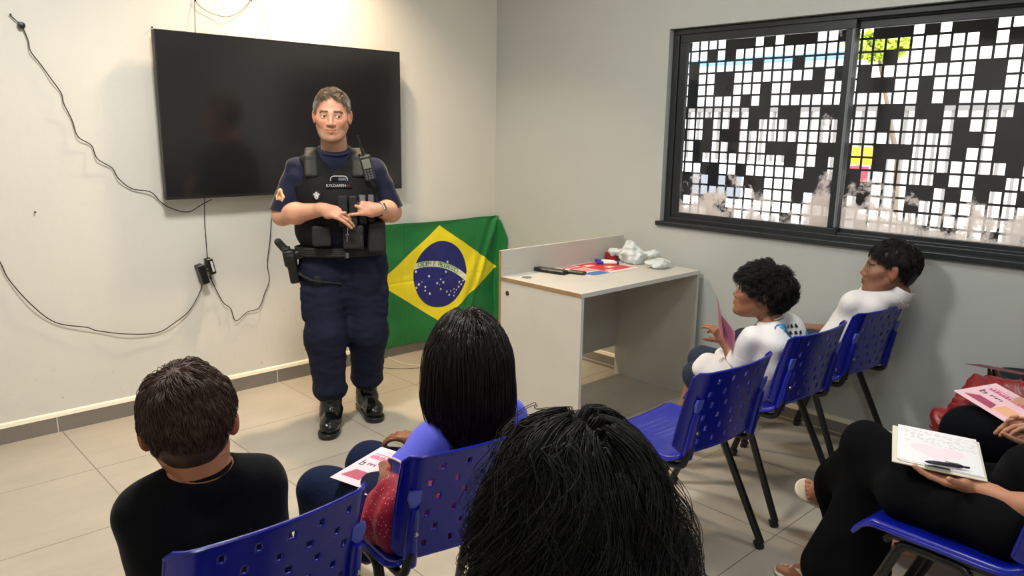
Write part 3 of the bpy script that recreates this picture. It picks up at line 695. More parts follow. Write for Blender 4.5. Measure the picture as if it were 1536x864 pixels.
# things on the desk
ztop = DZ+0.0005
t = empty('remote_control', (-0.76, -1.32, ztop), 'long black remote control lying near the back left of the desk', 'remote control')
R_ = rotZ(math.radians(-80)); c_ = V3(-0.765, -1.315, ztop)
MB().box((-0.10, -0.028, 0), (0.10, 0.028, 0.022), R=R_, c=c_, bev=0.006).build('body', M_black, t)
mb = MB()
for i in range(9):
    for j in range(3): mb.box((-0.085+i*0.018, -0.018+j*0.014, 0.022), (-0.074+i*0.018, -0.009+j*0.014, 0.0235), R=R_, c=c_)
mb.build('buttons', mat('grey_button', srgb(90, 90, 92), 0.5), t)
t = empty('remote_control', (-0.70, -1.40, ztop), 'smaller black remote control beside the long one', 'remote control')
R_ = rotZ(math.radians(-72)); c_ = V3(-0.690, -1.415, ztop)
MB().box((-0.07, -0.022, 0), (0.07, 0.022, 0.018), R=R_, c=c_, bev=0.005).build('body', mat('dark_grey_plastic', srgb(45, 45, 46), 0.4), t)
MB().box((-0.05, -0.014, 0.018), (-0.02, 0.014, 0.0188), R=R_, c=c_).build('display', mat('sticker', srgb(200, 205, 210), 0.5), t)
t = empty('red_poster', (-0.45, -1.38, ztop), 'red and white printed poster with a blue corner lying on the desk', 'poster')
MB().box((-0.665, -1.535, ztop), (-0.25, -1.235, ztop+0.0012)).build('sheet', mat('poster_white', srgb(230, 215, 210), 0.5), t)
mb = MB(); mb.box((-0.50, -1.50, ztop+0.0012), (-0.27, -1.25, ztop+0.0017)); mb.box((-0.655, -1.33, ztop+0.0012), (-0.505, -1.30, ztop+0.0017))
for k in range(6): mb.box((-0.64+0.01*(k % 2), -1.43+k*0.016, ztop+0.0012), (-0.51, -1.423+k*0.016, ztop+0.0017))
for k in range(3): mb.box((-0.63, -1.29+k*0.017, ztop+0.0012), (-0.52, -1.281+k*0.017, ztop+0.0017))
mb.build('red_print', mat('poster_red', srgb(205, 52, 50), 0.45), t)
MB().box((-0.655, -1.53, ztop+0.0012), (-0.51, -1.45, ztop+0.0017)).build('blue_print', mat('poster_blue', srgb(60, 115, 180), 0.45), t)
mb = MB(); mb.box((-0.47, -1.33, ztop+0.0017), (-0.41, -1.29, ztop+0.0021)); mb.box((-0.40, -1.43, ztop+0.0017), (-0.35, -1.39, ztop+0.0021)); mb.box((-0.48, -1.49, ztop+0.0017), (-0.43, -1.46, ztop+0.0021)); mb.build('white_print', mat('poster_white', (0,0,0,1)), t)
t = empty('red_box', (-0.17, -1.27, ztop), 'small red carton with white marks beside the plastic bag', 'box')
c_ = V3(-0.150, -1.262, ztop); R_ = rotZ(math.radians(12))
MB().box((-0.055, -0.035, 0), (0.055, 0.035, 0.05), R=R_, c=c_, bev=0.002).build('carton', mat('red_card', srgb(150, 22, 30), 0.5), t)
mb = MB(); mb.box((-0.02, -0.0362, 0.012), (0.03, -0.0355, 0.020), R=R_, c=c_); mb.box((-0.04, -0.02, 0.0501), (0.0, 0.0, 0.0506), R=R_, c=c_); mb.box((0.015, 0.005, 0.0501), (0.045, 0.02, 0.0506), R=R_, c=c_); mb.build('white_print', mat('poster_white', (0,0,0,1)), t)
def marker(p0, ang, lab):
    t = empty('marker_pen', p0, lab, 'marker pen', 'marker pens on the desk')
    d = V3(math.cos(ang), math.sin(ang), 0)
    MB().lathe([(0.008, 0), (0.009, 0.002), (0.009, 0.085), (0.0075, 0.09)], p0, d, 16).build('barrel', mat('white_plastic', srgb(228, 228, 225), 0.35), t, smooth=True)
    MB().lathe([(0.0095, 0.0), (0.010, -0.004), (0.010, -0.036), (0.008, -0.040)], p0, d, 16).build('cap', mat('blue_plastic_cap', srgb(40, 48, 165), 0.35), t, smooth=True)
    MB().lathe([(0.0093, 0.078), (0.0093, 0.092), (0.006, 0.094)], p0, d, 16).build('end_plug', mat('blue_plastic_cap', (0,0,0,1)), t, smooth=True)
marker(V3(-0.285, -1.275, ztop+0.010), math.radians(-62), 'white marker pen with blue cap nearest the red carton')
marker(V3(-0.335, -1.330, ztop+0.010), math.radians(-40), 'white marker pen lying on the red poster')
M_bag = mat('white_thin_plastic', srgb(222, 232, 232), 0.25, alpha=0.82, bump=0.3, bscale=30, spec=0.6)
def bag(c_, radii, lab, seed, peak=None):
    c_ = np.asarray(c_, float); r_ = np.asarray(radii, float)
    F = Field(c_-r_*1.5-0.03, c_+r_*1.5+V3(0.03, 0.03, 0.08), 0.004)
    rg = np.random.default_rng(seed); F.el(c_, r_*0.8, k=0.02)
    for i in range(9):
        q = c_+rg.normal(size=3)*r_*0.42; q[2] = max(q[2], ztop+0.02); F.el(q, r_*(0.3+0.3*rg.random()), k=0.02)
    if peak is not None: F.rc(c_, peak, r_[2]*0.7, 0.012, k=0.03)
    for i in range(10):
        a = rg.normal(size=3); a[2] = abs(a[2])*0.6; a = nrm(a)*r_; F.rc(c_+a*0.4, c_+a*1.12, 0.012, 0.003, k=0.012)
    F.wrinkle(0.0035, 130, seed); F.cut((0, 0, ztop+0.0005), (0, 0, -1)); v, f = F.nets(); v = smoothv(v, f, 1)
    ob('plastic_bag', npmesh('bag', v, f, M_bag), label=lab, cat='plastic bag', group='plastic bags on the desk')
bag((-0.155, -1.405, 0.80), (0.085, 0.085, 0.055), 'taller crumpled translucent white plastic bag by the red carton', 3, V3(-0.17, -1.39, 0.875))
bag((-0.155, -1.61, 0.775), (0.095, 0.055, 0.026), 'low flat white plastic bag at the right front of the desk', 5)

# ------------------------------------------------------------------ chairs
M_blue = mat('blue_polypropylene', srgb(12, 24, 142), 0.24, spec=0.6, bump=0.04, bscale=250)
M_blue2 = mat('blue_dent_highlight', srgb(70, 88, 190), 0.4)  # light reflected in the translucent sleeve dent, put into a paler blue
M_steel = mat('black_enamel_tube', srgb(14, 14, 15), 0.32)
def back_surf(u, v):
    au = np.abs(u); th = np.clip((au-0.70)/0.30, 0, 1)*1.25
    x = np.sign(u)*(np.minimum(au, 0.70)/0.70*0.161+0.053*np.sin(th)); zt = 0.768-0.016*np.clip((au-0.90)/0.10, 0, 1)**2; zb = 0.480+0.02*np.clip((au-0.8)/0.2, 0, 1)**2
    z = zb+(zt-zb)*v
    y = -0.234-0.066*v+0.016*np.minimum(au/0.70, 1)**2+0.058*(1-np.cos(th))+0.006*np.sin(v*3.14)
    return np.stack([x, y, z], -1)
def seat_surf(u, t):
    # t 0 back .. 1 front
    x = 0.222*u*(1-0.10*np.clip((t-0.8)/0.2, 0, 1)**2*np.abs(u)-0.06*np.clip((0.15-t)/0.15, 0, 1)**2)
    y = -0.205+0.425*t
    z = 0.448+0.012*np.abs(u)**2-0.010*np.sin(np.clip(t, 0, 1)*math.pi)*(1-u*u)-0.055*np.clip((t-0.84)/0.16, 0, 1)**2+0.020*np.clip((0.14-t)/0.14, 0, 1)**2
    z = z-0.012*np.clip((np.abs(u)-0.93)/0.07, 0, 1)**2
    return np.stack([x, y, z], -1)
def make_chair(loc, rz, label):
    t = empty('stacking_chair', (0, 0, 0), label, 'chair', 'blue stacking chairs')
    n1, n2 = 92, 66
    U_, V_ = np.meshgrid(np.linspace(-1, 1, n1+1), np.linspace(0, 1, n2+1), indexing='ij'); P = back_surf(U_, V_).reshape(-1, 3); F_ = grid_faces(n1, n2)
    i, j = np.meshgrid(np.arange(n1), np.arange(n2), indexing='ij'); uc = (-1+2*(i+0.5)/n1).ravel(); vc_ = ((j+0.5)/n2).ravel(); keep = np.ones(len(F_), bool)
    for r_ in range(6):
        for c__ in range(5):
            u0 = -0.62+c__*0.30+(0.075 if r_ % 2 else -0.03); v0 = 0.12+r_*0.152
            keep &= ~((np.abs(uc-u0) < 0.024) & (np.abs(vc_-v0) < 0.036))
    o = ob('backrest', npmesh('backrest', P, F_[keep], M_blue), t); md = o.modifiers.new('s', 'SOLIDIFY'); md.thickness = 0.005; md.offset = 0
    mb = MB(); rim = [back_surf(np.array(u), np.array(1.0)) for u in np.linspace(-1, 1, 24)]; mb.tube(rim, 0.005, 8); rim = [back_surf(np.array(u), np.array(0.0)) for u in np.linspace(-1, 1, 24)]; mb.tube(rim, 0.005, 8)
    for s in (-1, 1): mb.tube([back_surf(np.array(float(s)), np.array(v)) for v in np.linspace(0, 1, 12)], 0.005, 8)
    mb.build('rim', M_blue, o, smooth=True)
    n1, n2 = 44, 50
    U_, V_ = np.meshgrid(np.linspace(-1, 1, n1+1), np.linspace(0, 1, n2+1), indexing='ij'); P = seat_surf(U_, V_)
    rid = np.zeros_like(U_)
    for k in range(6): rid += np.exp(-((V_-(0.72-0.022*k*3))/0.008)**2)*(np.abs(U_-0.0) < 0.35)
    P[..., 2] += 0.0016*rid
    o = ob('seat', npmesh('seat', P.reshape(-1, 3), grid_faces(n1, n2)[:, ::-1], M_blue), t); md = o.modifiers.new('s', 'SOLIDIFY'); md.thickness = 0.006; md.offset = -1
    mb = MB()
    rim = [seat_surf(np.array(u), np.array(1.0)) for u in np.linspace(-1, 1, 20)]+[seat_surf(np.array(1.0), np.array(v)) for v in np.linspace(0.97, 0, 16)]+[seat_surf(np.array(u), np.array(0.0)) for u in np.linspace(0.9, -1, 18)]+[seat_surf(np.array(-1.0), np.array(v)) for v in np.linspace(0.03, 1, 16)]
    mb.tube([p-V3(0, 0, 0.004) for p in rim], 0.006, 8); mb.build('rim', M_blue, o, smooth=True)
    for s in (-1, 1):
        # upright that carries the backrest, sleeve moulded on the back of the shell
        P = spline([(s*0.196, 0.13, 0.405), (s*0.198, 0.09, 0.428), (s*0.198, -0.10, 0.428), (s*0.198, -0.20, 0.432), (s*0.192, -0.222, 0.470), (s*0.186, -0.232, 0.505)], 6)
        MB().tube(P, 0.012, 10).build('back_support', M_steel, t, smooth=True)
        P = [back_surf(np.array(s*0.80), np.array(v))+V3(s*0.002, -0.007-0.003*v, 0) for v in np.linspace(-0.06, 0.52, 8)]
        o = MB().tube(P, [0.018, 0.018, 0.018, 0.017, 0.016, 0.016, 0.015, 0.012], 12).build('support_sleeve', M_blue, t, smooth=True)
        q = back_surf(np.array(s*0.80), np.array(0.60))+V3(s*0.004, -0.010, 0)
        sh = [(-0.016, 0.022), (0.016, 0.026), (0.019, 0.004), (0.010, -0.022), (-0.002, -0.026), (-0.016, -0.010)]
        MB().prism([q+V3(a*s, -0.03*0+b*-0.22, b) for a, b in (sh if s > 0 else sh[::-1])], (0, 0.009, 0)).build('sleeve_cap', M_blue2, t, bevel=0.001)
        q = back_surf(np.array(s*0.80), np.array(0.28))+V3(s*0.002, -0.026, 0); MB().lathe([(0.0, 0), (0.006, 0), (0.006, -0.003), (0.003, -0.005), (0, -0.005)], q, (0, 1, 0), 14).build('screw', M_chrome, t, smooth=True)
        # legs
        for fy, ty in ((0.225, 0.085), (-0.270, -0.085)):
            MB().tube([(s*0.238, fy, 0.022), (s*0.206, ty, 0.405)], 0.0145, 12).build('leg', M_steel, t, smooth=True)
            d = nrm(V3(s*0.206, ty, 0.405)-V3(s*0.238, fy, 0.022)); MB().lathe([(0.0165, 0), (0.0175, 0.004), (0.0172, 0.030), (0.015, 0.032)], V3(s*0.238, fy, 0.0), d*V3(1,1,1), 14).build('foot_cap', M_black, t, smooth=True)
        MB().tube(spline([(s*0.206, 0.085, 0.40), (s*0.205, 0.06, 0.414), (s*0.205, -0.06, 0.414), (s*0.206, -0.085, 0.40)], 5), 0.0145, 12).build('leg_arch', M_steel, t, smooth=True)
    mb = MB(); mb.tube([(-0.2, 0.07, 0.425), (0.2, 0.07, 0.425)], 0.009, 8); mb.tube([(-0.2, -0.10, 0.425), (0.2, -0.10, 0.425)], 0.009, 8); mb.build('seat_frame', M_steel, t, smooth=True)
    t.location = loc; t.rotation_euler = (0, 0, rz)
    return t
def copy_tree(o, parent=None):
    c = o.copy(); COL.objects.link(c)
    if parent is not None: c.parent = parent
    for ch in [q for q in bpy.data.objects if q.parent == o]: copy_tree(ch, c)
    return c
chairs = [((-1.520, -2.658, 0), -0.05, 'empty blue chair between the foreground curly hair and the boy with the pink leaflet'),
          ((-0.862, -2.635, 0), -0.03, 'blue chair under the boy in the printed white T-shirt'),
          ((-0.275, -2.645, 0), -0.08, 'blue chair closest to the window wall, under the boy in the white collar shirt'),
          ((-2.560, -2.575, 0), -0.12, 'blue chair with a deep red sparkly cloth on it, under the long haired girl'),
          ((-3.153, -2.600, 0), 0.02, 'blue chair in the lower left, under the boy in the black T-shirt'),
          ((-1.450, -3.620, 0), -0.05, 'blue chair at the bottom right, under the person with the clipboard'),
          ((-3.110, -3.560, 0), 0.0, 'blue chair hidden beneath the person with black curly hair'),
          ((-0.860, -3.640, 0), 0.03, 'blue chair at the right edge, under the person holding the bright pink leaflet'),
          ((-0.280, -3.640, 0), 0.0, 'blue chair at the far right edge, under the person holding the dark red leaflet')]
ch0 = make_chair(chairs[0][0], chairs[0][1], chairs[0][2])
for loc, rz, lab in chairs[1:]:
    c = copy_tree(ch0); c.location = loc; c.rotation_euler = (0, 0, rz); c['label'] = lab

# ------------------------------------------------------------------ people
M_skin = mat('skin', srgb(170, 120, 90), 0.48, attr=True, sss=0.12, bump=0.06, bscale=350, spec=0.4)
def head_prims(F, C, R, s, child=False, jaw=1.0):
    """C centre between the ears at eye level, R columns = (right, forward, up)"""
    g = lambda x, y, z: C+R@(V3(x, y, z)*s)
    F.el(g(0, -0.014, 0.036), V3(0.076, 0.097, 0.088)*s, R, 0.01)
    F.el(g(0, 0.030, -0.022), V3(0.060*jaw, 0.060, 0.080)*s, R, 0.025*s)
    F.el(g(0, 0.040, -0.070), V3(0.049*jaw, 0.048, 0.044)*s, R, 0.03*s)
    for e in (-1, 1):
        F.rc(g(e*0.058*jaw, 0.005, -0.045), g(e*0.030*jaw, 0.062, -0.092), 0.016*s, 0.015*s, 0.03*s)
        F.rc(g(e*0.040, 0.064, -0.022), g(e*0.052, 0.045, -0.014), (0.021 if not child else 0.023)*s, 0.018*s, 0.025*s)
    F.el(g(0, 0.078, -0.098), V3(0.021, 0.016, 0.015)*s, R, 0.02*s)
    F.rc(g(-0.036, 0.080, 0.017), g(0.036, 0.080, 0.017), 0.010*s, 0.010*s, 0.016*s)
    for e in (-1, 1): F.el(g(e*0.033, 0.099, -0.001), V3(0.020, 0.013, 0.0125)*s, R, 0.012*s, 's')
    nl = 0.86 if child else 1.0
    F.rc(g(0, 0.086, 0.008), g(0, 0.098+0.006*nl, -0.028), 0.0075*s, 0.010*s, 0.012*s)
    F.el(g(0, 0.104*nl+0.014*(1-nl)*7*0.14, -0.033), V3(0.012, 0.012, 0.010)*s, R, 0.008*s)
    for e in (-1, 1): F.el(g(e*0.0135, 0.096, -0.036), V3(0.0085, 0.010, 0.0075)*s, R, 0.006*s)
    for e in (-1, 1): F.el(g(e*0.007, 0.100, -0.044), V3(0.004, 0.005, 0.004)*s, R, 0.003*s, 's')
    F.el(g(0, 0.084, -0.060), V3(0.026, 0.012, 0.016)*s, R, 0.015*s)
    F.rc(g(-0.018, 0.088, -0.057), g(0, 0.096, -0.056), 0.0035*s, 0.0060*s, 0.005*s); F.rc(g(0.018, 0.088, -0.057), g(0, 0.096, -0.056), 0.0035*s, 0.0060*s, 0.005*s)
    F.rc(g(-0.016, 0.087, -0.068), g(0, 0.094, -0.069), 0.0040*s, 0.0068*s, 0.005*s); F.rc(g(0.016, 0.087, -0.068), g(0, 0.094, -0.069), 0.0040*s, 0.0068*s, 0.005*s)
    F.rc(g(-0.024, 0.092, -0.0625), g(0.024, 0.092, -0.0625), 0.0018*s, 0.0018*s, 0.004*s, 's')
    # eyeball with lids
    for e in (-1, 1):
        F.el(g(e*0.032, 0.0762, 0.000), V3(0.0155, 0.0152, 0.0142)*s, R, 0.006*s)
        F.el(g(e*0.032, 0.0925, -0.0008), V3(0.0128, 0.0100, 0.0036)*s, R@rotY(e*0.12), 0.0015*s, 's')
    for e in (-1, 1):
        Re = R@rotZ(e*(0.35 if not child else 0.75)); xo = 0.002 if child else 0
        F.el(g(e*(0.080+xo), -0.004, -0.004), V3(0.0075, 0.019+xo, 0.031)*s, Re, 0.006*s)
        F.el(g(e*(0.082+xo), -0.010, 0.004), V3(0.0085, 0.013+xo, 0.024)*s, Re, 0.004*s)
        F.el(g(e*(0.088+xo), 0.002, -0.002), V3(0.006, 0.009, 0.015)*s, Re, 0.006*s, 's')
def head_paint(v, C, R, s, skin, brow=(0.03, 0.02, 0.015), lip=(0.75, 0.55, 0.55), stubble=0.0, browk=1.0):
    q = (v-C)@R/s; col = np.tile(np.array(skin[:3]), (len(v), 1)).astype(np.float32)
    x, y, z = q[:, 0], q[:, 1], q[:, 2]; ax_ = np.abs(x)
    lipm = np.exp(-((z+0.0625)/0.0085)**4)*np.exp(-(x/0.023)**4)*(y > 0.075)
    col *= 1-lipm[:, None]*(1-np.array(lip))[None]*1.0
    ck = np.exp(-((ax_-0.042)/0.02)**2-((z+0.028)/0.022)**2)*(y > 0.03); col *= 1-ck[:, None]*np.array([0.0, 0.12, 0.12])[None]
    ear = (ax_ > 0.077); col[ear] *= np.array([1.06, 0.86, 0.82])
    if stubble > 0:
        st = ((z < -0.045) & (y > 0.0)).astype(float)*np.clip((-0.040-z)/0.015, 0, 1)*(1-lipm)*np.clip((z+0.125)/0.02, 0.3, 1)
        st = np.maximum(st, np.exp(-((z+0.047)/0.006)**2)*np.exp(-(x/0.026)**4)*(y > 0.07))
        col *= 1-st[:, None]*stubble*np.array([0.9, 0.8, 0.7])[None]
    bz = 0.0215-0.10*(ax_-0.032)**2*60*0.1-0.004*(ax_ > 0.043)
    bm = np.exp(-((z-bz)/0.0052)**4)*((ax_ > 0.012) & (ax_ < 0.051))*(y > 0.05)*browk
    col = col*(1-bm[:, None])+np.array(brow)[None]*bm[:, None]
    lash = np.exp(-((z-0.004)/0.0016)**2)*((ax_ > 0.018) & (ax_ < 0.047))*(y > 0.07)*0.8
    col = col*(1-lash[:, None])+np.array([0.02, 0.015, 0.012])[None]*lash[:, None]
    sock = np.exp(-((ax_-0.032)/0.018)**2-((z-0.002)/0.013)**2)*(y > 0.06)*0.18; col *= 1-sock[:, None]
    return np.clip(col, 0, 1)
def eyes(C, R, s, gaze, parent, iris=(0.05, 0.025, 0.012)):
    mw = mat('eye_white', srgb(222, 214, 206), 0.25); mi = mat('eye_iris', (*iris, 1), 0.15)
    for e in (-1, 1):
        c = C+R@(V3(e*0.032, 0.0782, 0.0)*s); r = 0.0128*s; g = nrm(R@np.array(gaze, float))
        a = nrm(np.cross(g, V3(0, 0, 1))); b = np.cross(a, g); v = []; f = []; mi_ = []
        n = 18; rings = 12
        for i in range(rings+1):
            th = math.pi*i/rings
            for k in range(n): ph = 2*math.pi*k/n; v.append(c+r*(math.cos(th)*g+math.sin(th)*(math.cos(ph)*a+math.sin(ph)*b)))
        for i in range(rings):
            for k in range(n): f.append((i*n+k, i*n+(k+1) % n, (i+1)*n+(k+1) % n, (i+1)*n+k)); mi_.append(1 if i < 2 else 0)
        ob('eye', npmesh('eye', np.array(v), np.array(f), [mw, mi], midx=mi_), parent)

def hand_prims(F, w, d, n, s=1.0, thumb=1, curl=(0.3, 0.4, 0.3), spread=0.10, tcurl=0.3, tout=0.9, curls=None, thumbdir=None):
    """w wrist, d finger direction, n palm normal (the way the palm faces), thumb +1: thumb on the side cross(d, n)"""
    d = nrm(d); n = nrm(np.asarray(n, float)-d*(np.asarray(n, float)@d)); t = np.cross(d, n)*thumb
    L = lambda a, b, c: w+(d*a+t*b+n*c)*s
    F.rc(L(-0.02, 0, 0), L(0.02, 0.0, 0), 0.023*s, 0.024*s, 0.02*s)
    for b in (0.028, 0.010, -0.009, -0.027): F.rc(L(0.012, b*0.62, 0.0), L(0.080-abs(b-0.008)*0.25, b, 0), 0.0145*s, 0.0115*s, 0.014*s)
    F.el(L(0.030, 0.022, 0.010), V3(1, 1, 1)*0.017*s, None, 0.015*s); F.el(L(0.035, -0.020, 0.008), V3(1, 1, 1)*0.015*s, None, 0.015*s)
    lens = ((0.043, 0.026, 0.021), (0.047, 0.029, 0.022), (0.043, 0.027, 0.021), (0.034, 0.021, 0.018))
    offs = (0.028, 0.010, -0.009, -0.027)
    for i in range(4):
        p = L(0.080-abs(offs[i]-0.008)*0.25, offs[i], 0); a = 0.0; cs = curls[i] if curls else curl
        yaw = (1.2-i*0.85)*spread
        for j in range(3):
            a += cs[j]; dv = nrm(math.cos(a)*(d*math.cos(yaw)+t*math.sin(yaw))+math.sin(a)*n); q = p+dv*lens[i][j]*s
            r0 = (0.0092, 0.0084, 0.0076)[j]*(0.88 if i == 3 else 1); F.rc(p, q, r0*s, (r0-0.0009)*s, 0.003*s); p = q
    p = L(0.022, 0.024, 0.006); td = nrm(d*0.55+t*tout+n*0.35) if thumbdir is None else nrm(thumbdir)
    q = p+td*0.036*s; F.rc(p, q, 0.0145*s, 0.0108*s, 0.010*s)
    td2 = nrm(td+(d*0.8+n*0.3)*tcurl) if thumbdir is None else td
    r = q+td2*0.030*s; F.rc(q, r, 0.0105*s, 0.0095*s, 0.003*s)
    td3 = nrm(td2+(d*0.5+n*0.4)*tcurl) if thumbdir is None else td
    F.rc(r, r+td3*0.024*s, 0.0095*s, 0.0080*s, 0.003*s)

def orient(fwd, pitch=0.0, roll=0.0):
    """columns right, forward, up; pitch > 0 looks down"""
    f = nrm([fwd[0], fwd[1], 0]); r = V3(f[1], -f[0], 0); u = V3(0, 0, 1)
    f2 = f*math.cos(pitch)-u*math.sin(pitch); u2 = u*math.cos(pitch)+f*math.sin(pitch)
    r3 = r*math.cos(roll)+u2*math.sin(roll); u3 = u2*math.cos(roll)-r*math.sin(roll)
    return np.stack([r3, f2, u3], 1)

def torso_prims(F, pel, che, nb, r_, s, inf=0.0, wide=1.0, depth=1.0, belly=0.0, fwd=None, k=0.05):
    """pelvis centre, chest centre, neck base; r_ = unit vector to the person's right"""
    for e in (-1, 1):
        F.rc(pel+r_*e*0.075*s*wide, che+r_*e*0.080*s*wide, (0.105*depth)*s+inf, 0.102*depth*s+inf, k*s)
        F.rc(nb+r_*e*0.03*s-V3(0, 0, 0.01)*s, che+r_*e*0.15*s*wide+V3(0, 0, 0.10)*s, 0.045*s+inf, 0.050*s+inf, k*s)
        F.rc(che+r_*e*0.08*s*wide, che+r_*e*0.10*s*wide+V3(0, 0, 0.10)*s, 0.10*depth*s+inf, 0.065*s+inf, k*s)
    if belly and fwd is not None: F.el((pel+che)/2+fwd*0.05*s, V3(0.13, 0.13, 0.15)*s*belly+inf, None, k*s)
def limb(F, a, b, c, ra, rb, rc_, inf=0.0, k=0.03):
    F.rc(a, b, ra+inf, rb+inf, k); F.rc(b, c, rb+inf, rc_+inf, k)

def finish(name, parts, m, parent, col=None, sm=0):
    v, f = join(parts) if isinstance(parts, list) else parts
    if sm: v = smoothv(v, f, sm)
    return ob(name, npmesh(name, v, f, m, col=col), parent)

def scalp_hair(C, R, s, parent, m, n, length, seed, lift=0.006, crown=(0, -0.045, 0.115), fringe=0.10, nape=-0.055, side=-0.02, temple=0.045, th=0.0012, wav=0.0, sag=0.35, capoff=0.006, sweep=(0, 0, 0), name='hair', back=1.0, steps=9, jit=0.35, paint=None, earz=-0.03):
    """short to medium hair: a close cap plus strands that flow away from the crown"""
    rg = np.random.default_rng(seed)
    cc = V3(0, -0.014, 0.034); rad = V3(0.079, 0.099, 0.090)
    def allowed(q):
        x, y, z = q[:, 0], q[:, 1], q[:, 2]
        front = y > 0.045
        lim = np.where(y > 0.045, temple+(fringe-temple)*np.clip((y-0.045)/0.03, 0, 1)*np.clip(1-(np.abs(x)/0.075)**3, 0, 1), np.where(y > -0.02, side+(temple-side)*np.clip((y+0.005)/0.05, 0, 1), nape+(side-nape)*np.clip((y+0.07)/0.05, 0, 1)))
        return z > lim+0.006*np.sin(x*190+seed)*np.sin(y*150)+0.004*np.sin(x*420)
    # cap
    F = Field(C-0.16*s, C+0.16*s, 0.0045*s)
    F.el(C+R@(cc*s), (rad+capoff)*s, R, 0.001); F.el(C+R@(V3(0, -0.030, -0.015)*s), (V3(0.066, 0.072, 0.060)+capoff*0.8)*s, R, 0.02*s); v, f = F.nets()
    q = (v-C)@R/s; ok = allowed(q)
    f = f[ok[f].all(1)]; u, inv = np.unique(f, return_inverse=True); cap = (v[u], inv.reshape(-1, 4))
    # roots
    P = rg.normal(size=(n*4, 3)); P /= np.linalg.norm(P, axis=1, keepdims=True); P = cc+P*(rad+0.001); P = P[allowed(P)][:n]
    cr = np.array(crown); d0 = P-cr; 
    path = [P]; p = P.copy(); vel = None; N = len(P)
    G = P[rg.integers(0, N, max(40, N//28))]; cid = np.argmin(((P[:, None, :]-G[None])**2).sum(-1), 1) if N < 14000 else rg.integers(0, len(G), N)
    j = rg.normal(size=(len(G), 3))[cid]*jit+rg.normal(size=(N, 3))*jit*0.35; lm = (0.25+1.5*rg.random(len(G)))[cid]*(0.7+0.6*rg.random(N)); Ln = length*(0.65+0.5*rg.random(N))*np.where((np.abs(P[:, 0]) > 0.045) & (P[:, 1] > -0.06), np.clip((P[:, 2]-earz)/0.07, 0.12, 1), 1); ph = rg.random(N)*6
    for i in range(steps):
        nor = (p-cc)/rad**2; nor /= np.linalg.norm(nor, axis=1, keepdims=True)
        dv = p-cr; dv /= np.linalg.norm(dv, axis=1, keepdims=True)+1e-6
        dv = dv+j*0.6+np.array([0, 0, -sag])+np.array(sweep)
        if wav: dv = dv+np.cross(nor, dv)*wav*np.sin(ph+i*1.3)[:, None]
        dv -= nor*(dv*nor).sum(1, keepdims=True); dv /= np.linalg.norm(dv, axis=1, keepdims=True)+1e-6
        p = p+dv*(Ln/steps)[:, None]+nor*0.0
        lev = np.sqrt((((p-cc)/rad)**2).sum(1)); target = 1+(capoff*0.6+(0.3+lm)*lift*math.sin(math.pi*min(1, (i+1)/steps*0.75))+0.0*lm)/0.09
        below = p[:, 2] < -0.03
        p = cc+(p-cc)*np.where(below, np.maximum(1.0, target/lev*0.97), target/lev)[:, None]*1.0
        path.append(p.copy())
    Q = np.stack(path, 1); Q = C+(Q@R.T)*s
    st = strands(Q, th*s)
    v, f = join([cap, st])
    col = paint((v-C)@R/s) if paint else None
    return ob(name, npmesh(name, v, f, m, col=col), parent)

def hair_mat(name, c, rough=0.45, var=0.35):
    m = mat(name, c, rough, var=var, vscale=60, spec=0.35); return m
M_hair_blk = hair_mat('black_hair', srgb(17, 14, 13)); M_hair_brn = hair_mat('dark_brown_hair', srgb(38, 26, 20)); M_hair_gry = hair_mat('greying_hair', srgb(96, 84, 72), 0.5)
M_hair_girl = hair_mat('long_brown_black_hair', srgb(26, 17, 16), 0.40)

# ---------------- the officer
O = (-1.735, -0.76); rA, fA = frame_to_cam(O)
def LA(a, b, z): return V3(O[0], O[1], 0)+rA*a+fA*b+V3(0, 0, z)
SK = srgb(206, 152, 124)
off = empty('person', LA(0, 0.05, 0), 'standing officer in navy uniform and black tactical vest in front of the television', 'person')
Rh = orient(fA+rA*(-0.06), 0.03, 0.02); HC = LA(-0.033, 0.02, 1.574); HS = 1.075
body = []
F = Field(HC-V3(0.15, 0.15, 0.26), HC+V3(0.15, 0.15, 0.17), 0.0021)
head_prims(F, HC, Rh, HS, jaw=0.97)
F.rc(HC+Rh@V3(0, -0.032, -0.05), LA(-0.028, -0.03, 1.36), 0.060, 0.068, 0.02)
F.cut(LA(0, 0, 1.33), (0, 0, -1)); v, f = F.nets(); hv = v; body.append((v, f)); hcol = head_paint(v, HC, Rh, HS, SK, stubble=0.28, lip=(0.80, 0.55, 0.52), brow=(0.035, 0.022, 0.016))
shR, elR, wrR = LA(-0.205, -0.02, 1.355), LA(-0.292, 0.02, 1.085), LA(-0.085, 0.225, 1.135)
shL, elL, wrL = LA(0.165, -0.02, 1.350), LA(0.250, 0.00, 1.095), LA(0.165, 0.205, 1.130)
def arm_off(sh, el, wr):
    lo = np.minimum(np.minimum(sh, el), wr)-0.16; hi = np.maximum(np.maximum(sh, el), wr)+0.16; lo[2] -= 0.02
    F = Field(lo, hi, 0.0032)
    F.rc(sh+(el-sh)*0.45, el, 0.052, 0.047, 0.03); F.rc(el, el+(wr-el)*0.35, 0.046, 0.050, 0.03); F.rc(el+(wr-el)*0.35, wr, 0.049, 0.029, 0.03)
    return F
F = arm_off(shR, elR, wrR)
hand_prims(F, wrR, rA*0.92+fA*0.25-V3(0, 0, 0.22), -fA*0.8-V3(0, 0, 0.8)+rA*0.1, 0.98, thumb=-1, curls=((0.35, 0.3, 0.15), (0.45, 0.35, 0.2), (0.55, 0.4, 0.2), (0.6, 0.45, 0.25)), spread=0.10, thumbdir=rA*0.85+V3(0, 0, 0.10)+fA*0.1)
v, f = F.nets(); body.append((v, f))
F = arm_off(shL, elL, wrL)
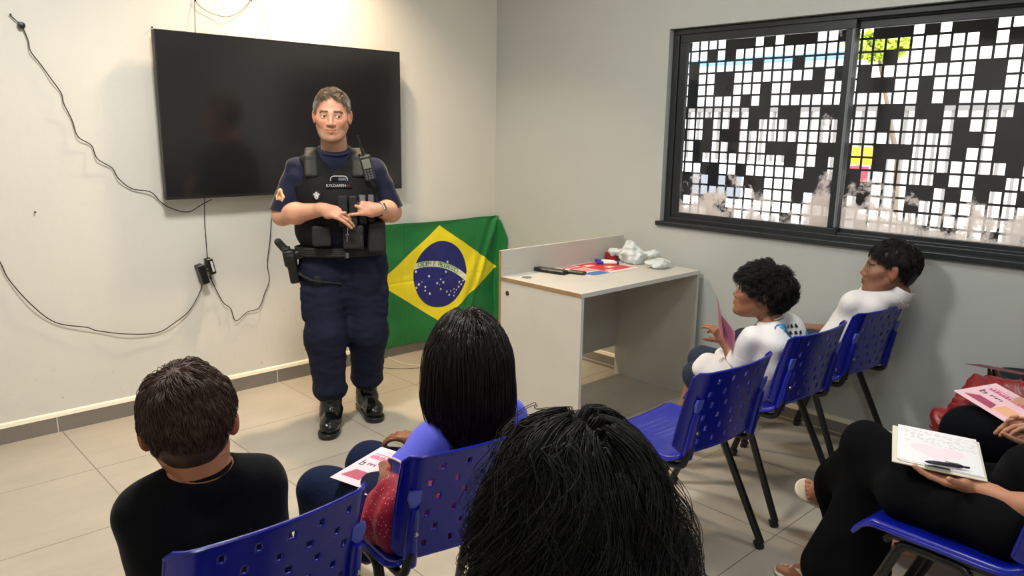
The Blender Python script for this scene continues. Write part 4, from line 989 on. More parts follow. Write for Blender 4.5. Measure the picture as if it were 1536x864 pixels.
hand_prims(F, wrL, -rA*0.88+fA*0.12+V3(0, 0, 0.10), -fA*1.0-V3(0, 0, 0.35)-rA*0.2, 0.98, thumb=1, curls=((0.15, 0.5, 0.4), (0.7, 0.7, 0.4), (0.85, 0.8, 0.5), (0.95, 0.8, 0.5)), spread=0.12, thumbdir=-rA*0.75+V3(0, 0, 0.42)+fA*0.15)
v, f = F.nets(); body.append((v, f))
# rest of the body (under the clothes)
F = Field(LA(0, 0, 0)-V3(0.4, 0.4, 0), LA(0, 0, 1.42)+V3(0.4, 0.4, 0), 0.009)
torso_prims(F, LA(-0.01, 0, 0.92), LA(-0.02, 0, 1.18), LA(-0.025, -0.02, 1.34), rA, 0.98)
hipR, knR, anR = LA(-0.10, 0.0, 0.86), LA(-0.098, 0.10, 0.47), LA(-0.085, 0.12, 0.10)
hipL, knL, anL = LA(0.095, 0.0, 0.86), LA(0.115, 0.03, 0.47), LA(0.100, -0.06, 0.10)
for h_, k_, a_ in ((hipR, knR, anR), (hipL, knL, anL)): limb(F, h_, k_, a_, 0.085, 0.058, 0.038)
for s_, e_ in ((shR, elR), (shL, elL)): F.rc(s_+(e_-s_)*0.1, e_, 0.036, 0.040, 0.03)
v, f = F.nets(); body.append((v, f))
v, f = join(body); cols = np.tile(np.array(SK[:3]), (len(v), 1)); cols[:len(hv)] = hcol
ob('body', npmesh('body', v, f, M_skin, col=cols), off)
eyes(HC, Rh, HS, (-0.45, 1, -0.05), off)
M_hair_top = mat('officer_hair', srgb(88, 74, 60), 0.5, attr=True, var=0.4, vscale=90)
def paint_off(q):
    g = np.clip((np.abs(q[:, 0])-0.050)/0.02, 0, 1)*np.clip((0.085-q[:, 2])/0.03, 0, 1); g = g[:, None]
    return np.array(srgb(86, 72, 58)[:3])[None]*(1-g)+np.array(srgb(150, 146, 138)[:3])[None]*g
scalp_hair(HC, Rh, HS, off, M_hair_top, 5200, 0.022, 11, lift=0.004, fringe=0.088, temple=0.050, side=0.0, nape=-0.05, capoff=0.0012, th=0.0008, crown=(0, -0.03, 0.12), sag=-0.3, sweep=(0, 0.3, 0), jit=0.9, paint=paint_off)
# T-shirt
M_navy = mat('navy_cotton', srgb(26, 30, 52), 0.85, spec=0.2, bump=0.25, bscale=26, sheen=0.2)
F = Field(LA(0, 0, 0.88)-V3(0.42, 0.42, 0), LA(0, 0, 1.48)+V3(0.42, 0.42, 0), 0.0055)
torso_prims(F, LA(-0.01, 0, 0.96), LA(-0.02, 0, 1.18), LA(-0.025, -0.02, 1.385), rA, 1.05, inf=0.010, belly=0.95, fwd=fA)
for sh, el in ((shR, elR), (shL, elL)):
    e1 = sh+(el-sh)*0.84; F.rc(sh+(el-sh)*0.10-V3(0,0,0.012), e1, 0.056, 0.062, 0.035)
F.rc(LA(-0.03, -0.015, 1.35), LA(-0.03, -0.012, 1.415), 0.085, 0.076, 0.03)
F.wrinkle(0.0024, 62, 3, (0.6, 0.6, 1.4))
for sh, el in ((shR, elR), (shL, elL)): 
    pass
F.cut(LA(-0.028, 0.0, 1.412), nrm(V3(0, 0, 1)+fA*0.30)); v, f = F.nets()
finish('t_shirt', (v, f), M_navy, off, sm=1)
# ribbed collar
mb = MB(); cen = LA(-0.028, -0.012, 1.410); pts = [cen+rA*0.081*math.cos(a)+fA*0.081*math.sin(a)+V3(0, 0, -0.026*math.sin(a)) for a in np.linspace(0, 2*math.pi, 33)]
mb.tube(pts, 0.0075, 8, caps=False); mb.build('collar', M_navy, off, smooth=True)
for q, s_ in ((shR, 0), (shL, 1)):
    el = (elR, elL)[s_]; d = nrm(el-q); e1 = q+(el-q)*0.94; a = nrm(np.cross(d, V3(0, 0, 1))); b = np.cross(d, a)
    pts = [e1+0.0655*(a*math.cos(t_)+b*math.sin(t_)) for t_ in np.linspace(0, 2*math.pi, 29)]; mb = MB(); mb.tube([q+(el-q)*0.6, q+(el-q)*0.8, e1], [0.062, 0.066, 0.0675], 28); mb.tube(pts, 0.004, 6, caps=False); mb.build('sleeve_hem', M_navy, off, smooth=True)
# trousers with bloused cuffs
M_trou = mat('navy_ripstop', srgb(20, 25, 45), 0.8, spec=0.2, bump=0.3, bscale=22)
F = Field(LA(0, 0, 0.13)-V3(0.34, 0.34, 0), LA(0, 0, 0.98)+V3(0.34, 0.34, 0), 0.0055)
for e, (h_, k_, a_) in ((-1, (hipR, knR, anR)), (1, (hipL, knL, anL))):
    F.rc(LA(e*0.088, -0.01, 0.93), LA(e*0.098, -0.01, 0.80), 0.122, 0.124, 0.05)
    F.rc(h_+V3(0, 0, -0.04), k_, 0.112, 0.097, 0.05); F.rc(k_, a_+(k_-a_)*0.30, 0.100, 0.082, 0.05); F.el(a_+(k_-a_)*0.25, V3(0.084, 0.084, 0.060), None, 0.02)
    F.bx((h_*0.45+k_*0.55)+rA*e*0.088, V3(0.028, 0.072, 0.085), np.stack([rA, fA, V3(0, 0, 1)], 1), 0.02, 0.02)
    F.bx((h_*0.56+k_*0.44)+rA*e*0.094, V3(0.028, 0.078, 0.024), np.stack([rA, fA, V3(0, 0, 1)], 1), 0.012, 0.006)
F.wrinkle(0.0026, 48, 5, (1.3, 1.3, 0.6)); F.wrinkle(0.0012, 120, 6, (1, 1, 1)); F.cut(LA(0, 0, 0.945), (0, 0, 1)); v, f = F.nets(); finish('trousers', (v, f), M_trou, off, sm=1)
# boots
M_boot = mat('black_boot_leather', srgb(12, 12, 12), 0.22, bump=0.1, bscale=60)
for nm, a_, yw in (('r', anR, -0.10), ('l', anL, 0.22)):
    fd = nrm(fA*math.cos(yw)+rA*math.sin(yw)); sd = V3(fd[1], -fd[0], 0); g0 = V3(a_[0], a_[1], 0)
    t = bpy.data.objects.new('boot', None); link(t, off)
    F = Field(g0-V3(0.30, 0.30, 0), g0+V3(0.30, 0.30, 0.30), 0.004)
    F.rc(g0+V3(0, 0, 0.25), g0+V3(0, 0, 0.10)+fd*0.005, 0.060, 0.056, 0.02); F.rc(g0-fd*0.045+V3(0, 0, 0.055), g0+fd*0.03+V3(0, 0, 0.06), 0.046, 0.050, 0.03)
    F.rc(g0+fd*0.02+V3(0, 0, 0.07), g0+fd*0.135+V3(0, 0, 0.050), 0.048, 0.046, 0.03); F.rc(g0+fd*0.13-sd*0.012+V3(0, 0, 0.048), g0+fd*0.165-sd*0.004+V3(0, 0, 0.046), 0.042, 0.038, 0.02)
    F.wrinkle(0.0015, 120, 9); F.cut(g0+V3(0, 0, 0.022), (0, 0, -1)); F.cut(g0+V3(0, 0, 0.26), (0, 0, 1)); v, f = F.nets(); ob('upper', npmesh('upper', v, f, M_boot), t)
    F = Field(g0-V3(0.30, 0.30, 0.02), g0+V3(0.30, 0.30, 0.06), 0.0035)
    F.rc(g0-fd*0.050+V3(0, 0, 0.02), g0+fd*0.155+V3(0, 0, 0.02), 0.048, 0.050, 0.02); F.rc(g0+fd*0.13+V3(0, 0, 0.02)-sd*0.004, g0+fd*0.175+V3(0, 0, 0.02), 0.045, 0.040, 0.02)
    F.cut(g0+V3(0, 0, 0.001), (0, 0, -1)); F.cut(g0+V3(0, 0, 0.028), (0, 0, 1)); v, f = F.nets(); ob('sole', npmesh('sole', v, f, M_black), t)
    mb = MB()
    for k in range(6):
        z_ = 0.105+k*0.024; y_ = 0.058-0.0*k+(0.03-0.010*k if k < 3 else 0.0)
        for e in (-1, 1): mb.tube([g0+sd*e*0.020+fd*(y_+0.006)+V3(0, 0, z_), g0+fd*(y_+0.012)+V3(0, 0, z_+0.006), g0-sd*e*0.020+fd*(y_+0.004)+V3(0, 0, z_+0.014)], 0.0022, 6)
    mb.build('lace', mat('bootlace', srgb(24, 24, 25), 0.7), t, smooth=True)
# tactical vest
M_vest = mat('black_nylon', srgb(16, 17, 18), 0.75, spec=0.2, bump=0.35, bscale=140); M_vest2 = mat('black_webbing', srgb(22, 23, 22), 0.7, bump=0.3, bscale=200)
RA = np.stack([rA, fA, V3(0, 0, 1)], 1)
F = Field(LA(0, 0, 0.90)-V3(0.32, 0.32, 0), LA(0, 0, 1.46)+V3(0.32, 0.32, 0), 0.0055)
torso_prims(F, LA(-0.01, 0, 1.03), LA(-0.02, 0, 1.18), LA(-0.025, -0.02, 1.385), rA, 1.05, inf=0.026, belly=0.92, fwd=fA, wide=1.0)
F.rc(LA(-0.085, 0.0, 1.02), LA(0.065, 0.0, 1.02), 0.140, 0.140, 0.05)
F.cut(LA(0, 0, 0.930), (0, 0, -1)); F.wrinkle(0.0012, 60, 8)
for e, a0 in ((-1, -0.025), (1, -0.025)):
    F.rc(LA(a0+e*0.225, -0.25, 1.32), LA(a0+e*0.225, 0.25, 1.30), 0.070, 0.070, 0.02, 's'); F.rc(LA(a0+e*0.245, -0.25, 1.18), LA(a0+e*0.245, 0.25, 1.18), 0.050, 0.050, 0.03, 's')
    F.rc(LA(a0+e*0.318, 0, 1.42), LA(a0+e*0.310, 0, 1.15), 0.135, 0.10, 0.02, 's')
F.rc(LA(-0.028, -0.3, 1.455), LA(-0.028, 0.3, 1.420), 0.088, 0.088, 0.02, 's')
v, f = F.nets(); VLv = np.stack([(v-LA(0, 0, 0))@rA, (v-LA(0, 0, 0))@fA, v[:, 2]], 1)
def vb(a, z):
    m_ = (np.abs(VLv[:, 0]-a) < 0.012) & (np.abs(VLv[:, 2]-z) < 0.012); return float(VLv[m_, 1].max()) if m_.any() else 0.15
vest = finish('tactical_vest', (v, f), M_vest, off, sm=1)
def onvest(name, c, hs, m, rad=0.008, h=0.004, R=RA, par=None, wr=0.0):
    F = Field(np.asarray(c)-max(hs)-0.03, np.asarray(c)+max(hs)+0.03, h); F.bx(c, hs, R, rad, 0.01)
    if wr: F.wrinkle(wr, 90, 4)
    v, f = F.nets(); return ob(name, npmesh(name, v, f, m), par or vest)
for a, z, wd, hh_ in ((0.005, 1.125, 0.022, 0.075), (0.052, 1.125, 0.020, 0.072), (0.098, 1.130, 0.020, 0.070), (0.140, 1.130, 0.018, 0.066)):
    b = vb(a, z)+0.012; o = onvest('magazine_pouch', LA(a, b, z), V3(wd, 0.022, hh_), M_vest2)
    if a > 0.08: MB().box((-0.013, 0.0, -0.018), (0.013, 0.003, 0.020), R=RA, c=LA(a, b+0.022, z+0.050), bev=0.001).build('grey_patch', mat('grey_webbing', srgb(110, 108, 112), 0.7), o)
onvest('utility_pouch', LA(0.050, vb(0.05, 0.995)+0.018, 0.995), V3(0.050, 0.026, 0.058), M_vest2, 0.010)
onvest('side_pouch', LA(0.165, vb(0.15, 0.985)+0.0, 0.985), V3(0.045, 0.050, 0.078), M_vest2, 0.020)
onvest('utility_pouch', LA(-0.10, vb(-0.10, 1.0)+0.010, 1.00), V3(0.045, 0.020, 0.050), M_vest2, 0.010)
for z in (1.245, 1.215, 1.07, 1.045):
    pts = [LA(-0.02+0.150*math.sin(t_), 0.050+0.110*math.cos(t_)*1.0+0.002, z) for t_ in np.linspace(-1.1, 1.1, 16)]
for e in (-1, 1):   # padded shoulder yokes
    F = Field(LA(-0.028+e*0.115, 0, 1.36)-0.16, LA(-0.028+e*0.115, 0, 1.36)+0.16, 0.005)
    P = [LA(-0.028+e*0.112, vb(-0.028+e*0.11, 1.29)-0.006, 1.29), LA(-0.028+e*0.115, 0.062, 1.372), LA(-0.028+e*0.112, 0.0, 1.405), LA(-0.028+e*0.11, -0.07, 1.385)]
    for a, b in zip(P[:-1], P[1:]):
        for o_ in (-0.020, 0.0, 0.020): F.rc(a+rA*o_, b+rA*o_, 0.013, 0.013, 0.012)
    v, f = F.nets(); ob('shoulder_pad', npmesh('shoulder_pad', v, f, M_vest2), vest)
# name tape and badges
def flatplate(name, c, w_, h_, m, par, R=RA, n=1, th=0.002): return MB().box((-w_/2, 0, -h_/2), (w_/2, th, h_/2), R=R, c=c, bev=0.0005).build(name, m, par)
def put_text(txt, size, c, R, m, par, name='lettering', sp=1.0):
    v, f = text_mesh(txt, size, 0.0006, sp); v = np.stack([v[:, 0], v[:, 2], v[:, 1]], 1)
    P = v@R.T+np.asarray(c); return ob(name, npmesh(name, P, f, m, False), par)
Rt = RA@rotX(math.radians(8))
M_wht = mat('white_ink', srgb(205, 208, 210), 0.6); M_red = mat('red_ink', srgb(190, 50, 55), 0.6)
bt = vb(-0.012, 1.243)+0.001
o = flatplate('name_tape', LA(-0.012, bt, 1.243), 0.120, 0.022, M_vest, vest, Rt)
Rt2 = Rt@np.diag([1, 1, 1])
put_text('KYLDAREN', 0.019, LA(-0.024, bt+0.0034, 1.243), np.stack([rA, -fA*1, V3(0, 0, 1)], 1)@np.diag([1, -1, 1]), M_wht, o)
put_text('A+', 0.013, LA(0.036, bt+0.0034, 1.243), np.stack([rA, -fA*1, V3(0, 0, 1)], 1)@np.diag([1, -1, 1]), M_red, o)
o = flatplate('badge', LA(-0.010, vb(-0.01, 1.275)+0.001, 1.275), 0.080, 0.022, M_vest, vest, Rt)
mb = MB(); arc = [LA(-0.010+0.040*x_, vb(-0.01, 1.275)+0.004, 1.264+z_) for x_, z_ in ((-1, 0), (-1, 0.012), (-0.85, 0.020), (-0.6, 0.023), (0.6, 0.023), (0.85, 0.020), (1, 0.012), (1, 0))]
mb.tube(arc, 0.0022, 6); mb.build('badge_rim', M_wht, o, smooth=True)
mb = MB()
for k in range(6): mb.box((-0.006+k*0.006, 0, -0.006), (-0.002+k*0.006, 0.001, 0.007), R=RA, c=LA(-0.006, vb(-0.01, 1.275)+0.004, 1.272))
mb.build('badge_bars', mat('badge_grey', srgb(120, 125, 140), 0.5), o)
c_ = LA(-0.118, vb(-0.118, 1.198)+0.001, 1.198); Rb = RA@rotZ(math.radians(12))
o = MB().lathe([(0.0, 0), (0.021, 0), (0.022, 0.001), (0.021, 0.002), (0, 0.002)], c_, Rb[:, 1], 28).build('round_patch', M_vest2, vest, smooth=False)
mb = MB()
for (x_, z_, w_, h_) in ((0, 0.010, 0.012, 0.007), (-0.010, 0.003, 0.010, 0.007), (0.010, 0.003, 0.011, 0.007), (0, 0.002, 0.008, 0.009), (0, -0.008, 0.020, 0.003), (0, -0.014, 0.014, 0.003)): mb.lathe([(0, 0.0022), (w_/2, 0.0022), (w_/2, 0.003), (0, 0.003)], c_+Rb[:, 0]*x_+V3(0, 0, z_), Rb[:, 1], 10)
mb.build('patch_emblem', M_wht, o)
# shoulder crest on his sleeve
c_ = shR+(elR-shR)*0.62+fA*0.070*0.86-rA*0.036; Rc = np.stack([nrm(rA*0.86+fA*0.5), nrm(fA*0.86-rA*0.5), V3(0, 0, 1)], 1)
poly = [(-0.021, -0.035), (0.010, -0.035), (0.024, -0.006), (0.013, 0.012), (0.010, 0.030), (0.0, 0.036), (-0.010, 0.028), (-0.012, 0.012), (-0.022, 0.002)]
o = MB().prism([c_+Rc[:, 0]*a+V3(0, 0, b)-Rc[:, 1]*0.006 for a, b in poly[::-1]], Rc[:, 1]*0.009).build('sleeve_crest', mat('crest_cream', srgb(235, 205, 165), 0.6), off)
mb = MB(); mb.prism([c_+Rc[:, 0]*a*0.62+V3(0, 0, b*0.7)+Rc[:, 1]*0.003 for a, b in poly[::-1]], Rc[:, 1]*0.0008); mb.build('crest_emblem', mat('crest_orange', srgb(214, 130, 60), 0.6), o)
MB().lathe([(0.004, 0.0038), (0.008, 0.0038), (0.008, 0.0048), (0.004, 0.0048)], c_+V3(0, 0, -0.010), Rc[:, 1], 14).build('crest_ring', mat('crest_cream', (0,0,0,1)), o)
MB().lathe([(0.0, 0.0038), (0.006, 0.0038), (0.006, 0.0048), (0.0, 0.0048)], c_+V3(0, 0, 0.010), Rc[:, 1], 10).build('crest_star', mat('crest_brown', srgb(170, 90, 40), 0.6), o)
# key chain on the vest
kb = vb(0.05, 0.995)+0.048-0.213; mb = MB()
for k in range(5): mb.tube([LA(0.025+0.007*k, 0.214+kb-0.006*abs(k-2), 1.045+0.004*k+0.003*(k % 2)), LA(0.031+0.007*k, 0.214+kb, 1.049+0.004*k)], 0.0018, 6)
mb.tube([LA(0.021+0.006*math.cos(t_), 0.213+kb, 1.008+0.006*math.sin(t_)) for t_ in np.linspace(0, 2*math.pi, 14)], 0.0016, 6); mb.tube([LA(0.021, 0.213+kb, 1.002), LA(0.020, 0.213+kb, 0.975)], 0.0018, 6); mb.tube([LA(0.023, 0.213+kb, 1.014), LA(0.025, 0.213+kb, 1.045)], 0.0014, 6)
mb.build('key_chain', M_chrome, vest, smooth=True)
MB().box((-0.003, 0, -0.012), (0.003, 0.002, 0.012), R=RA, c=LA(0.088, 0.209+kb, 0.992)).build('zip_pull', M_chrome, vest)
# belt, buckle, drop strap
pts = [LA(-0.012+0.222*math.cos(t_), 0.01+0.148*math.sin(t_), 0.905+0.006*math.sin(t_)) for t_ in np.linspace(0, 2*math.pi, 41)]
mb = MB()
for z_ in (-0.014, -0.004, 0.006, 0.016): mb.tube([p+V3(0, 0, z_) for p in pts], 0.0085, 8, caps=False)
belt = mb.build('duty_belt', M_vest2, off, smooth=True)
mb = MB(); mb.box((-0.002, 0, -0.018), (0.0, 0.004, 0.018), R=RA, c=LA(0.010, 0.182, 0.903)); mb.box((0.012, 0, -0.014), (0.026, 0.004, 0.014), R=RA, c=LA(0.0, 0.182, 0.903), bev=0.001); mb.build('belt_buckle', mat('steel', srgb(150, 150, 148), 0.35, 0.9), belt)
# wristwatch
wd = nrm(wrL-elL); wc = wrL-wd*0.012; a = nrm(np.cross(wd, fA)); b = np.cross(a, wd)
t = empty('wristwatch', wc, 'smartwatch with black strap and metal case on the officer wrist', 'watch')
mb = MB()
for k in (-0.007, 0, 0.007): mb.tube([wc+wd*k+0.0335*(a*math.cos(t_)+b*math.sin(t_)) for t_ in np.linspace(0, 2*math.pi, 29)], 0.0042, 6, caps=False)
mb.build('strap', M_black, t, smooth=True)
nn = nrm(fA*0.9+rA*0.3+V3(0, 0, 0.45)); nn = nrm(nn-wd*(nn@wd)); Rw = np.stack([wd, nn, np.cross(wd, nn)], 1)
MB().box((-0.017, 0.031, -0.020), (0.017, 0.043, 0.020), R=Rw, c=wc, bev=0.004).build('case', mat('watch_metal', srgb(190, 185, 178), 0.25, 0.9), t)
MB().box((-0.013, 0.043, -0.016), (0.013, 0.0436, 0.016), R=Rw, c=wc).build('display', mat('watch_glass', srgb(20, 20, 24), 0.08), t)
# radio clipped to the shoulder
Rr = RA@rotY(math.radians(-14))@rotX(math.radians(-8)); c_ = LA(0.128, vb(0.11, 1.31)+0.034, 1.330)
t = empty('handheld_radio', c_, 'black handheld radio with antenna clipped to the left shoulder of the vest', 'radio')
MB().box((-0.028, -0.016, -0.065), (0.028, 0.016, 0.060), R=Rr, c=c_, bev=0.006).build('housing', mat('radio_body', srgb(46, 46, 44), 0.5), t)
MB().box((-0.019, 0.016, -0.002), (0.019, 0.018, 0.044), R=Rr, c=c_, bev=0.001).build('display', mat('radio_screen', srgb(125, 128, 115), 0.3), t)
mb = MB()
for i in range(3):
    for j in range(4): mb.box((-0.020+i*0.014, 0.016, -0.055+j*0.012), (-0.011+i*0.014, 0.019, -0.047+j*0.012), R=Rr, c=c_, bev=0.001)
mb.build('keypad', mat('radio_keys', srgb(92, 92, 90), 0.5), t)
mb = MB(); mb.tube([c_+Rr@V3(-0.004, 0.0, 0.055), c_+Rr@V3(-0.004, 0.0, 0.085), c_+Rr@V3(-0.006, 0.0, 0.16)], [0.0075, 0.006, 0.0042], 10); mb.build('antenna', M_black, t, smooth=True)
MB().lathe([(0.006, 0), (0.007, 0.002), (0.006, 0.014), (0, 0.015)], c_+Rr@V3(-0.021, 0, 0.060), Rr[:, 2], 12).build('knob', M_black, t, smooth=True)
# holstered pistol on his right hip
c_ = LA(-0.262, 0.045, 0.865); Rs = RA@rotY(math.radians(-8))
t = empty('holster', c_, 'black hip holster with pistol hanging from the duty belt', 'holster')
F = Field(c_-0.16, c_+0.16, 0.004)
F.bx(c_+Rs@V3(0.006, 0, -0.045), V3(0.024, 0.040, 0.075), Rs, 0.012, 0.01); F.bx(c_+Rs@V3(-0.002, 0, 0.01), V3(0.028, 0.036, 0.040), Rs, 0.010, 0.01); F.bx(c_+Rs@V3(0.045, 0.0, 0.02), V3(0.030, 0.030, 0.022), Rs, 0.010, 0.01)
v, f = F.nets(); ob('holster_shell', npmesh('holster_shell', v, f, M_black), t)
F = Field(c_-0.16, c_+0.16, 0.0035)
F.rc(c_+Rs@V3(-0.010, 0.0, 0.045), c_+Rs@V3(-0.040, 0.010, 0.098), 0.020, 0.019, 0.01); F.bx(c_+Rs@V3(-0.008, 0, 0.050), V3(0.018, 0.030, 0.016), Rs, 0.006, 0.008); v, f = F.nets()
ob('pistol_grip', npmesh('pistol_grip', v, f, mat('pistol_grip', srgb(28, 26, 25), 0.55, bump=0.4, bscale=300)), t)
MB().tube(spline([LA(-0.225, 0.06, 0.80), LA(-0.16, 0.118, 0.775), LA(-0.10, 0.130, 0.765), LA(-0.02, 0.10, 0.75)], 6), 0.018, 10, flat=0.3).build('thigh_strap', M_vest2, t, smooth=True)
MB().box((-0.018, 0, -0.02), (0.018, 0.006, 0.02), R=RA, c=LA(-0.13, 0.132, 0.772), bev=0.003).build('strap_buckle', M_vest2, t)

# ---------------- seated audience
def figure(label, base, J, s, skin, Rh, HC, HS, fwd, child=True, jaw=0.95, hh=0.0035, hands=(), tw=1.0, td=1.0, roll=0, feet=True, thick=1.0, neck=0.048, h_arm=0.0035, lip=(0.8, 0.6, 0.6), facing_cut=None, headon=True):
    p = empty('person', base, label, 'person'); fwd = nrm(fwd); rr = V3(fwd[1], -fwd[0], 0)
    parts = []; F = Field(HC-V3(0.14, 0.14, 0.22)*max(HS, 1), HC+V3(0.14, 0.14, 0.15)*max(HS, 1), hh)
    head_prims(F, HC, Rh, HS, child, jaw)
    F.rc(HC+Rh@V3(0, -0.028, -0.045)*HS, J['nb'], neck, neck+0.008, 0.03)
    v, f = F.nets(); hc = head_paint(v, HC, Rh, HS, skin, lip=lip); hv = len(v); parts.append((v, f))
    F = Field(np.min([J[k] for k in J], 0)-0.16, np.max([J[k] for k in J], 0)+0.12, 0.009)
    torso_prims(F, J['pel'], J['che'], J['nb'], rr, s, wide=tw, depth=td*0.86)
    F.rc(J['nb'], HC+Rh@V3(0, -0.028, -0.045)*HS, neck+0.006, neck*0.8, 0.03)
    for e in 'RL':
        limb(F, J['hip'+e], J['kn'+e], J['an'+e], 0.078*s*thick, 0.052*s*thick, 0.036*s*thick)
        F.rc(J['sh'+e], J['el'+e], 0.043*s*thick, 0.036*s*thick, 0.02)
        if feet: F.rc(J['an'+e]+V3(0, 0, -0.03*s), J['an'+e]+fwd*0.11*s+V3(0, 0, -0.045*s), 0.036*s, 0.030*s, 0.02)
    v, f = F.nets(); parts.append((v, f))
    for e in 'RL':
        hd = [h_ for h_ in hands if h_['side'] == e]
        q = [J['sh'+e], J['el'+e], J['wr'+e]]; ex = 0.16*s+0.02 if hd else 0.03
        F = Field(np.min(q, 0)-ex-0.05*s, np.max(q, 0)+ex+0.05*s, h_arm)
        a, b, c = q; t_ = thick
        F.rc(a+(b-a)*0.15, b, 0.044*s*t_, 0.036*s*t_, 0.02); F.rc(b, b+(c-b)*0.35, 0.036*s*t_, 0.039*s*t_, 0.02); F.rc(b+(c-b)*0.35, c, 0.038*s*t_, 0.0245*s*t_, 0.02)
        for h_ in hd: hand_prims(F, c, h_['d'], h_['n'], s*h_.get('s', 1.0), thumb=h_.get('thumb', 1), curls=h_.get('curls'), curl=h_.get('curl', (0.3, 0.4, 0.3)), spread=h_.get('spread', 0.1), thumbdir=h_.get('td'))
        v, f = F.nets(); parts.append((v, f))
    v, f = join(parts); cols = np.tile(np.array(skin[:3]), (len(v), 1)); cols[:hv] = hc
    ob('body', npmesh('body', v, f, M_skin, col=cols), p)
    return p
def tshirt(p, J, s, fwd, m, inf=0.010, sl=0.72, hem=0.0, tw=1.0, td=1.0, h=0.006, neckr=0.062, wr=0.0028, wf=48, seed=1, nbz=0.0, slack=0.008, thick=1.0, name='t_shirt', long=False, hemz=None):
    fwd = nrm(fwd); rr = V3(fwd[1], -fwd[0], 0)
    ks = ['pel', 'che', 'nb', 'shR', 'shL', 'elR', 'elL']+(['wrR', 'wrL'] if long else [])
    F = Field(np.min([J[k] for k in ks], 0)-0.17, np.max([J[k] for k in ks], 0)+0.13, h)
    torso_prims(F, J['pel']+V3(0, 0, hem), J['che'], J['nb']-V3(0, 0, 0.006), rr, s, inf=inf, wide=tw, depth=td*0.9)
    F.rc(J['nb']-V3(0, 0, 0.01), J['nb']+V3(0, 0, 0.02), neckr+0.012, neckr+0.004, 0.02)
    if hemz is not None: F.cut((0, 0, hemz), (0, 0, -1))
    for e in 'RL':
        a, b = J['sh'+e], J['el'+e]; e1 = a+(b-a)*sl
        if long:
            F.rc(a, b, 0.052*s*thick+slack, 0.046*s*thick+slack, 0.03); F.rc(b, b+(J['wr'+e]-b)*0.96, 0.046*s*thick+slack, 0.034*s*thick+slack, 0.03)
        else: F.rc(a, e1, 0.050*s*thick+slack, 0.050*s*thick+slack*1.3, 0.03)
    F.wrinkle(wr, wf, seed, (0.8, 0.8, 1.3)); up = nrm(J['nb']-J['che'])
    F.cut(J['nb']+up*0.012, nrm(up*1.0-fwd*0.12)); v, f = F.nets(); o = finish(name, (v, f), m, p, sm=1)
    if not long:
        for e in 'RL':
            a, b = J['sh'+e], J['el'+e]; d = nrm(b-a); e0 = a+(b-a)*sl*0.8; e1 = a+(b-a)*(sl+0.16); R0 = 0.050*s*thick+slack*1.3
            MB().tube([e0, (e0+e1)/2, e1], [R0, R0*1.03, R0*1.06], 26).build('sleeve_hem', m, o, smooth=True)
    return o
def ring_at(c, ax_, r, th, name, m, par, n=33, flat=1.0):
    a = nrm(np.cross(ax_, V3(0.3, 1, 0.1))); b = np.cross(nrm(ax_), a)
    return MB().tube([c+r*(a*math.cos(t_)+b*math.sin(t_)*flat) for t_ in np.linspace(0, 2*math.pi, n)], th, 8, caps=False).build(name, m, par, smooth=True)
def trousers(p, J, s, fwd, m, inf=0.012, end=0.95, flare=0.0, name='trousers', h=0.0065, tw=1.0, thick=1.0, seed=2, wr=0.0028, to_knee=None):
    fwd = nrm(fwd); rr = V3(fwd[1], -fwd[0], 0)
    ks = ['pel', 'hipR', 'hipL', 'knR', 'knL', 'anR', 'anL']
    F = Field(np.min([J[k] for k in ks], 0)-0.17, np.max([J[k] for k in ks], 0)+0.17, h)
    for e in (-1, 1): F.rc(J['pel']+rr*e*0.06*s*tw-fwd*0.02, J['pel']+rr*e*0.05*s*tw-fwd*0.04+V3(0, 0, 0.04*s), 0.092*s+inf, 0.085*s+inf, 0.04)
    for e in 'RL':
        a, b, c = J['hip'+e], J['kn'+e], J['an'+e]
        if to_knee is not None: F.rc(a, a+(b-a)*to_knee, 0.085*s*thick+inf, 0.066*s*thick+inf*1.5, 0.03)
        else: F.rc(a, b, 0.083*s*thick+inf, 0.060*s*thick+inf, 0.03); F.rc(b, b+(c-b)*end, 0.060*s*thick+inf, 0.045*s*thick+inf+flare, 0.03)
    F.wrinkle(wr, 52, seed); v, f = F.nets(); return finish(name, (v, f), m, p, sm=1)
def W(*a): return V3(*a)

# --- boy in black T-shirt (lower left)
O = (-3.18, -2.66); fw = nrm(V3(0.12, 1, 0)); rr = V3(fw[1], -fw[0], 0)
HC = cp(284, 640, O, 0.0); nb = cp(302, 706, O, 0.015)
J = dict(nb=nb, che=cp(310, 800, O, 0.0), pel=W(-3.18, -2.65, 0.53), shR=cp(384, 735, O, -0.03), shL=cp(236, 772, O, 0.03), elR=cp(402, 850, O, -0.04), elL=cp(240, 905, O, 0.03),
         wrR=W(-3.14, -2.40, 0.58), wrL=W(-3.22, -2.40, 0.58), hipR=W(-3.10, -2.62, 0.51), hipL=W(-3.23, -2.62, 0.51), knR=W(-3.04, -2.28, 0.49), knL=W(-3.17, -2.26, 0.49), anR=W(-3.04, -2.24, 0.12), anL=W(-3.17, -2.24, 0.12))
SKD = srgb(176, 118, 86)
pD = figure('boy in a black T-shirt with short dark brown hair at the lower left', (-3.18, -2.62, 0), J, 0.78, SKD, orient((0.34, 0.94), 0.22, 0.06), HC, 1.0, fw, hands=(dict(side='R', d=fw, n=W(0, 0, -1), thumb=-1), dict(side='L', d=fw, n=W(0, 0, -1), thumb=1)), neck=0.050, tw=0.95)
M_hair_brn2 = hair_mat('brown_hair', srgb(66, 46, 36), 0.5)
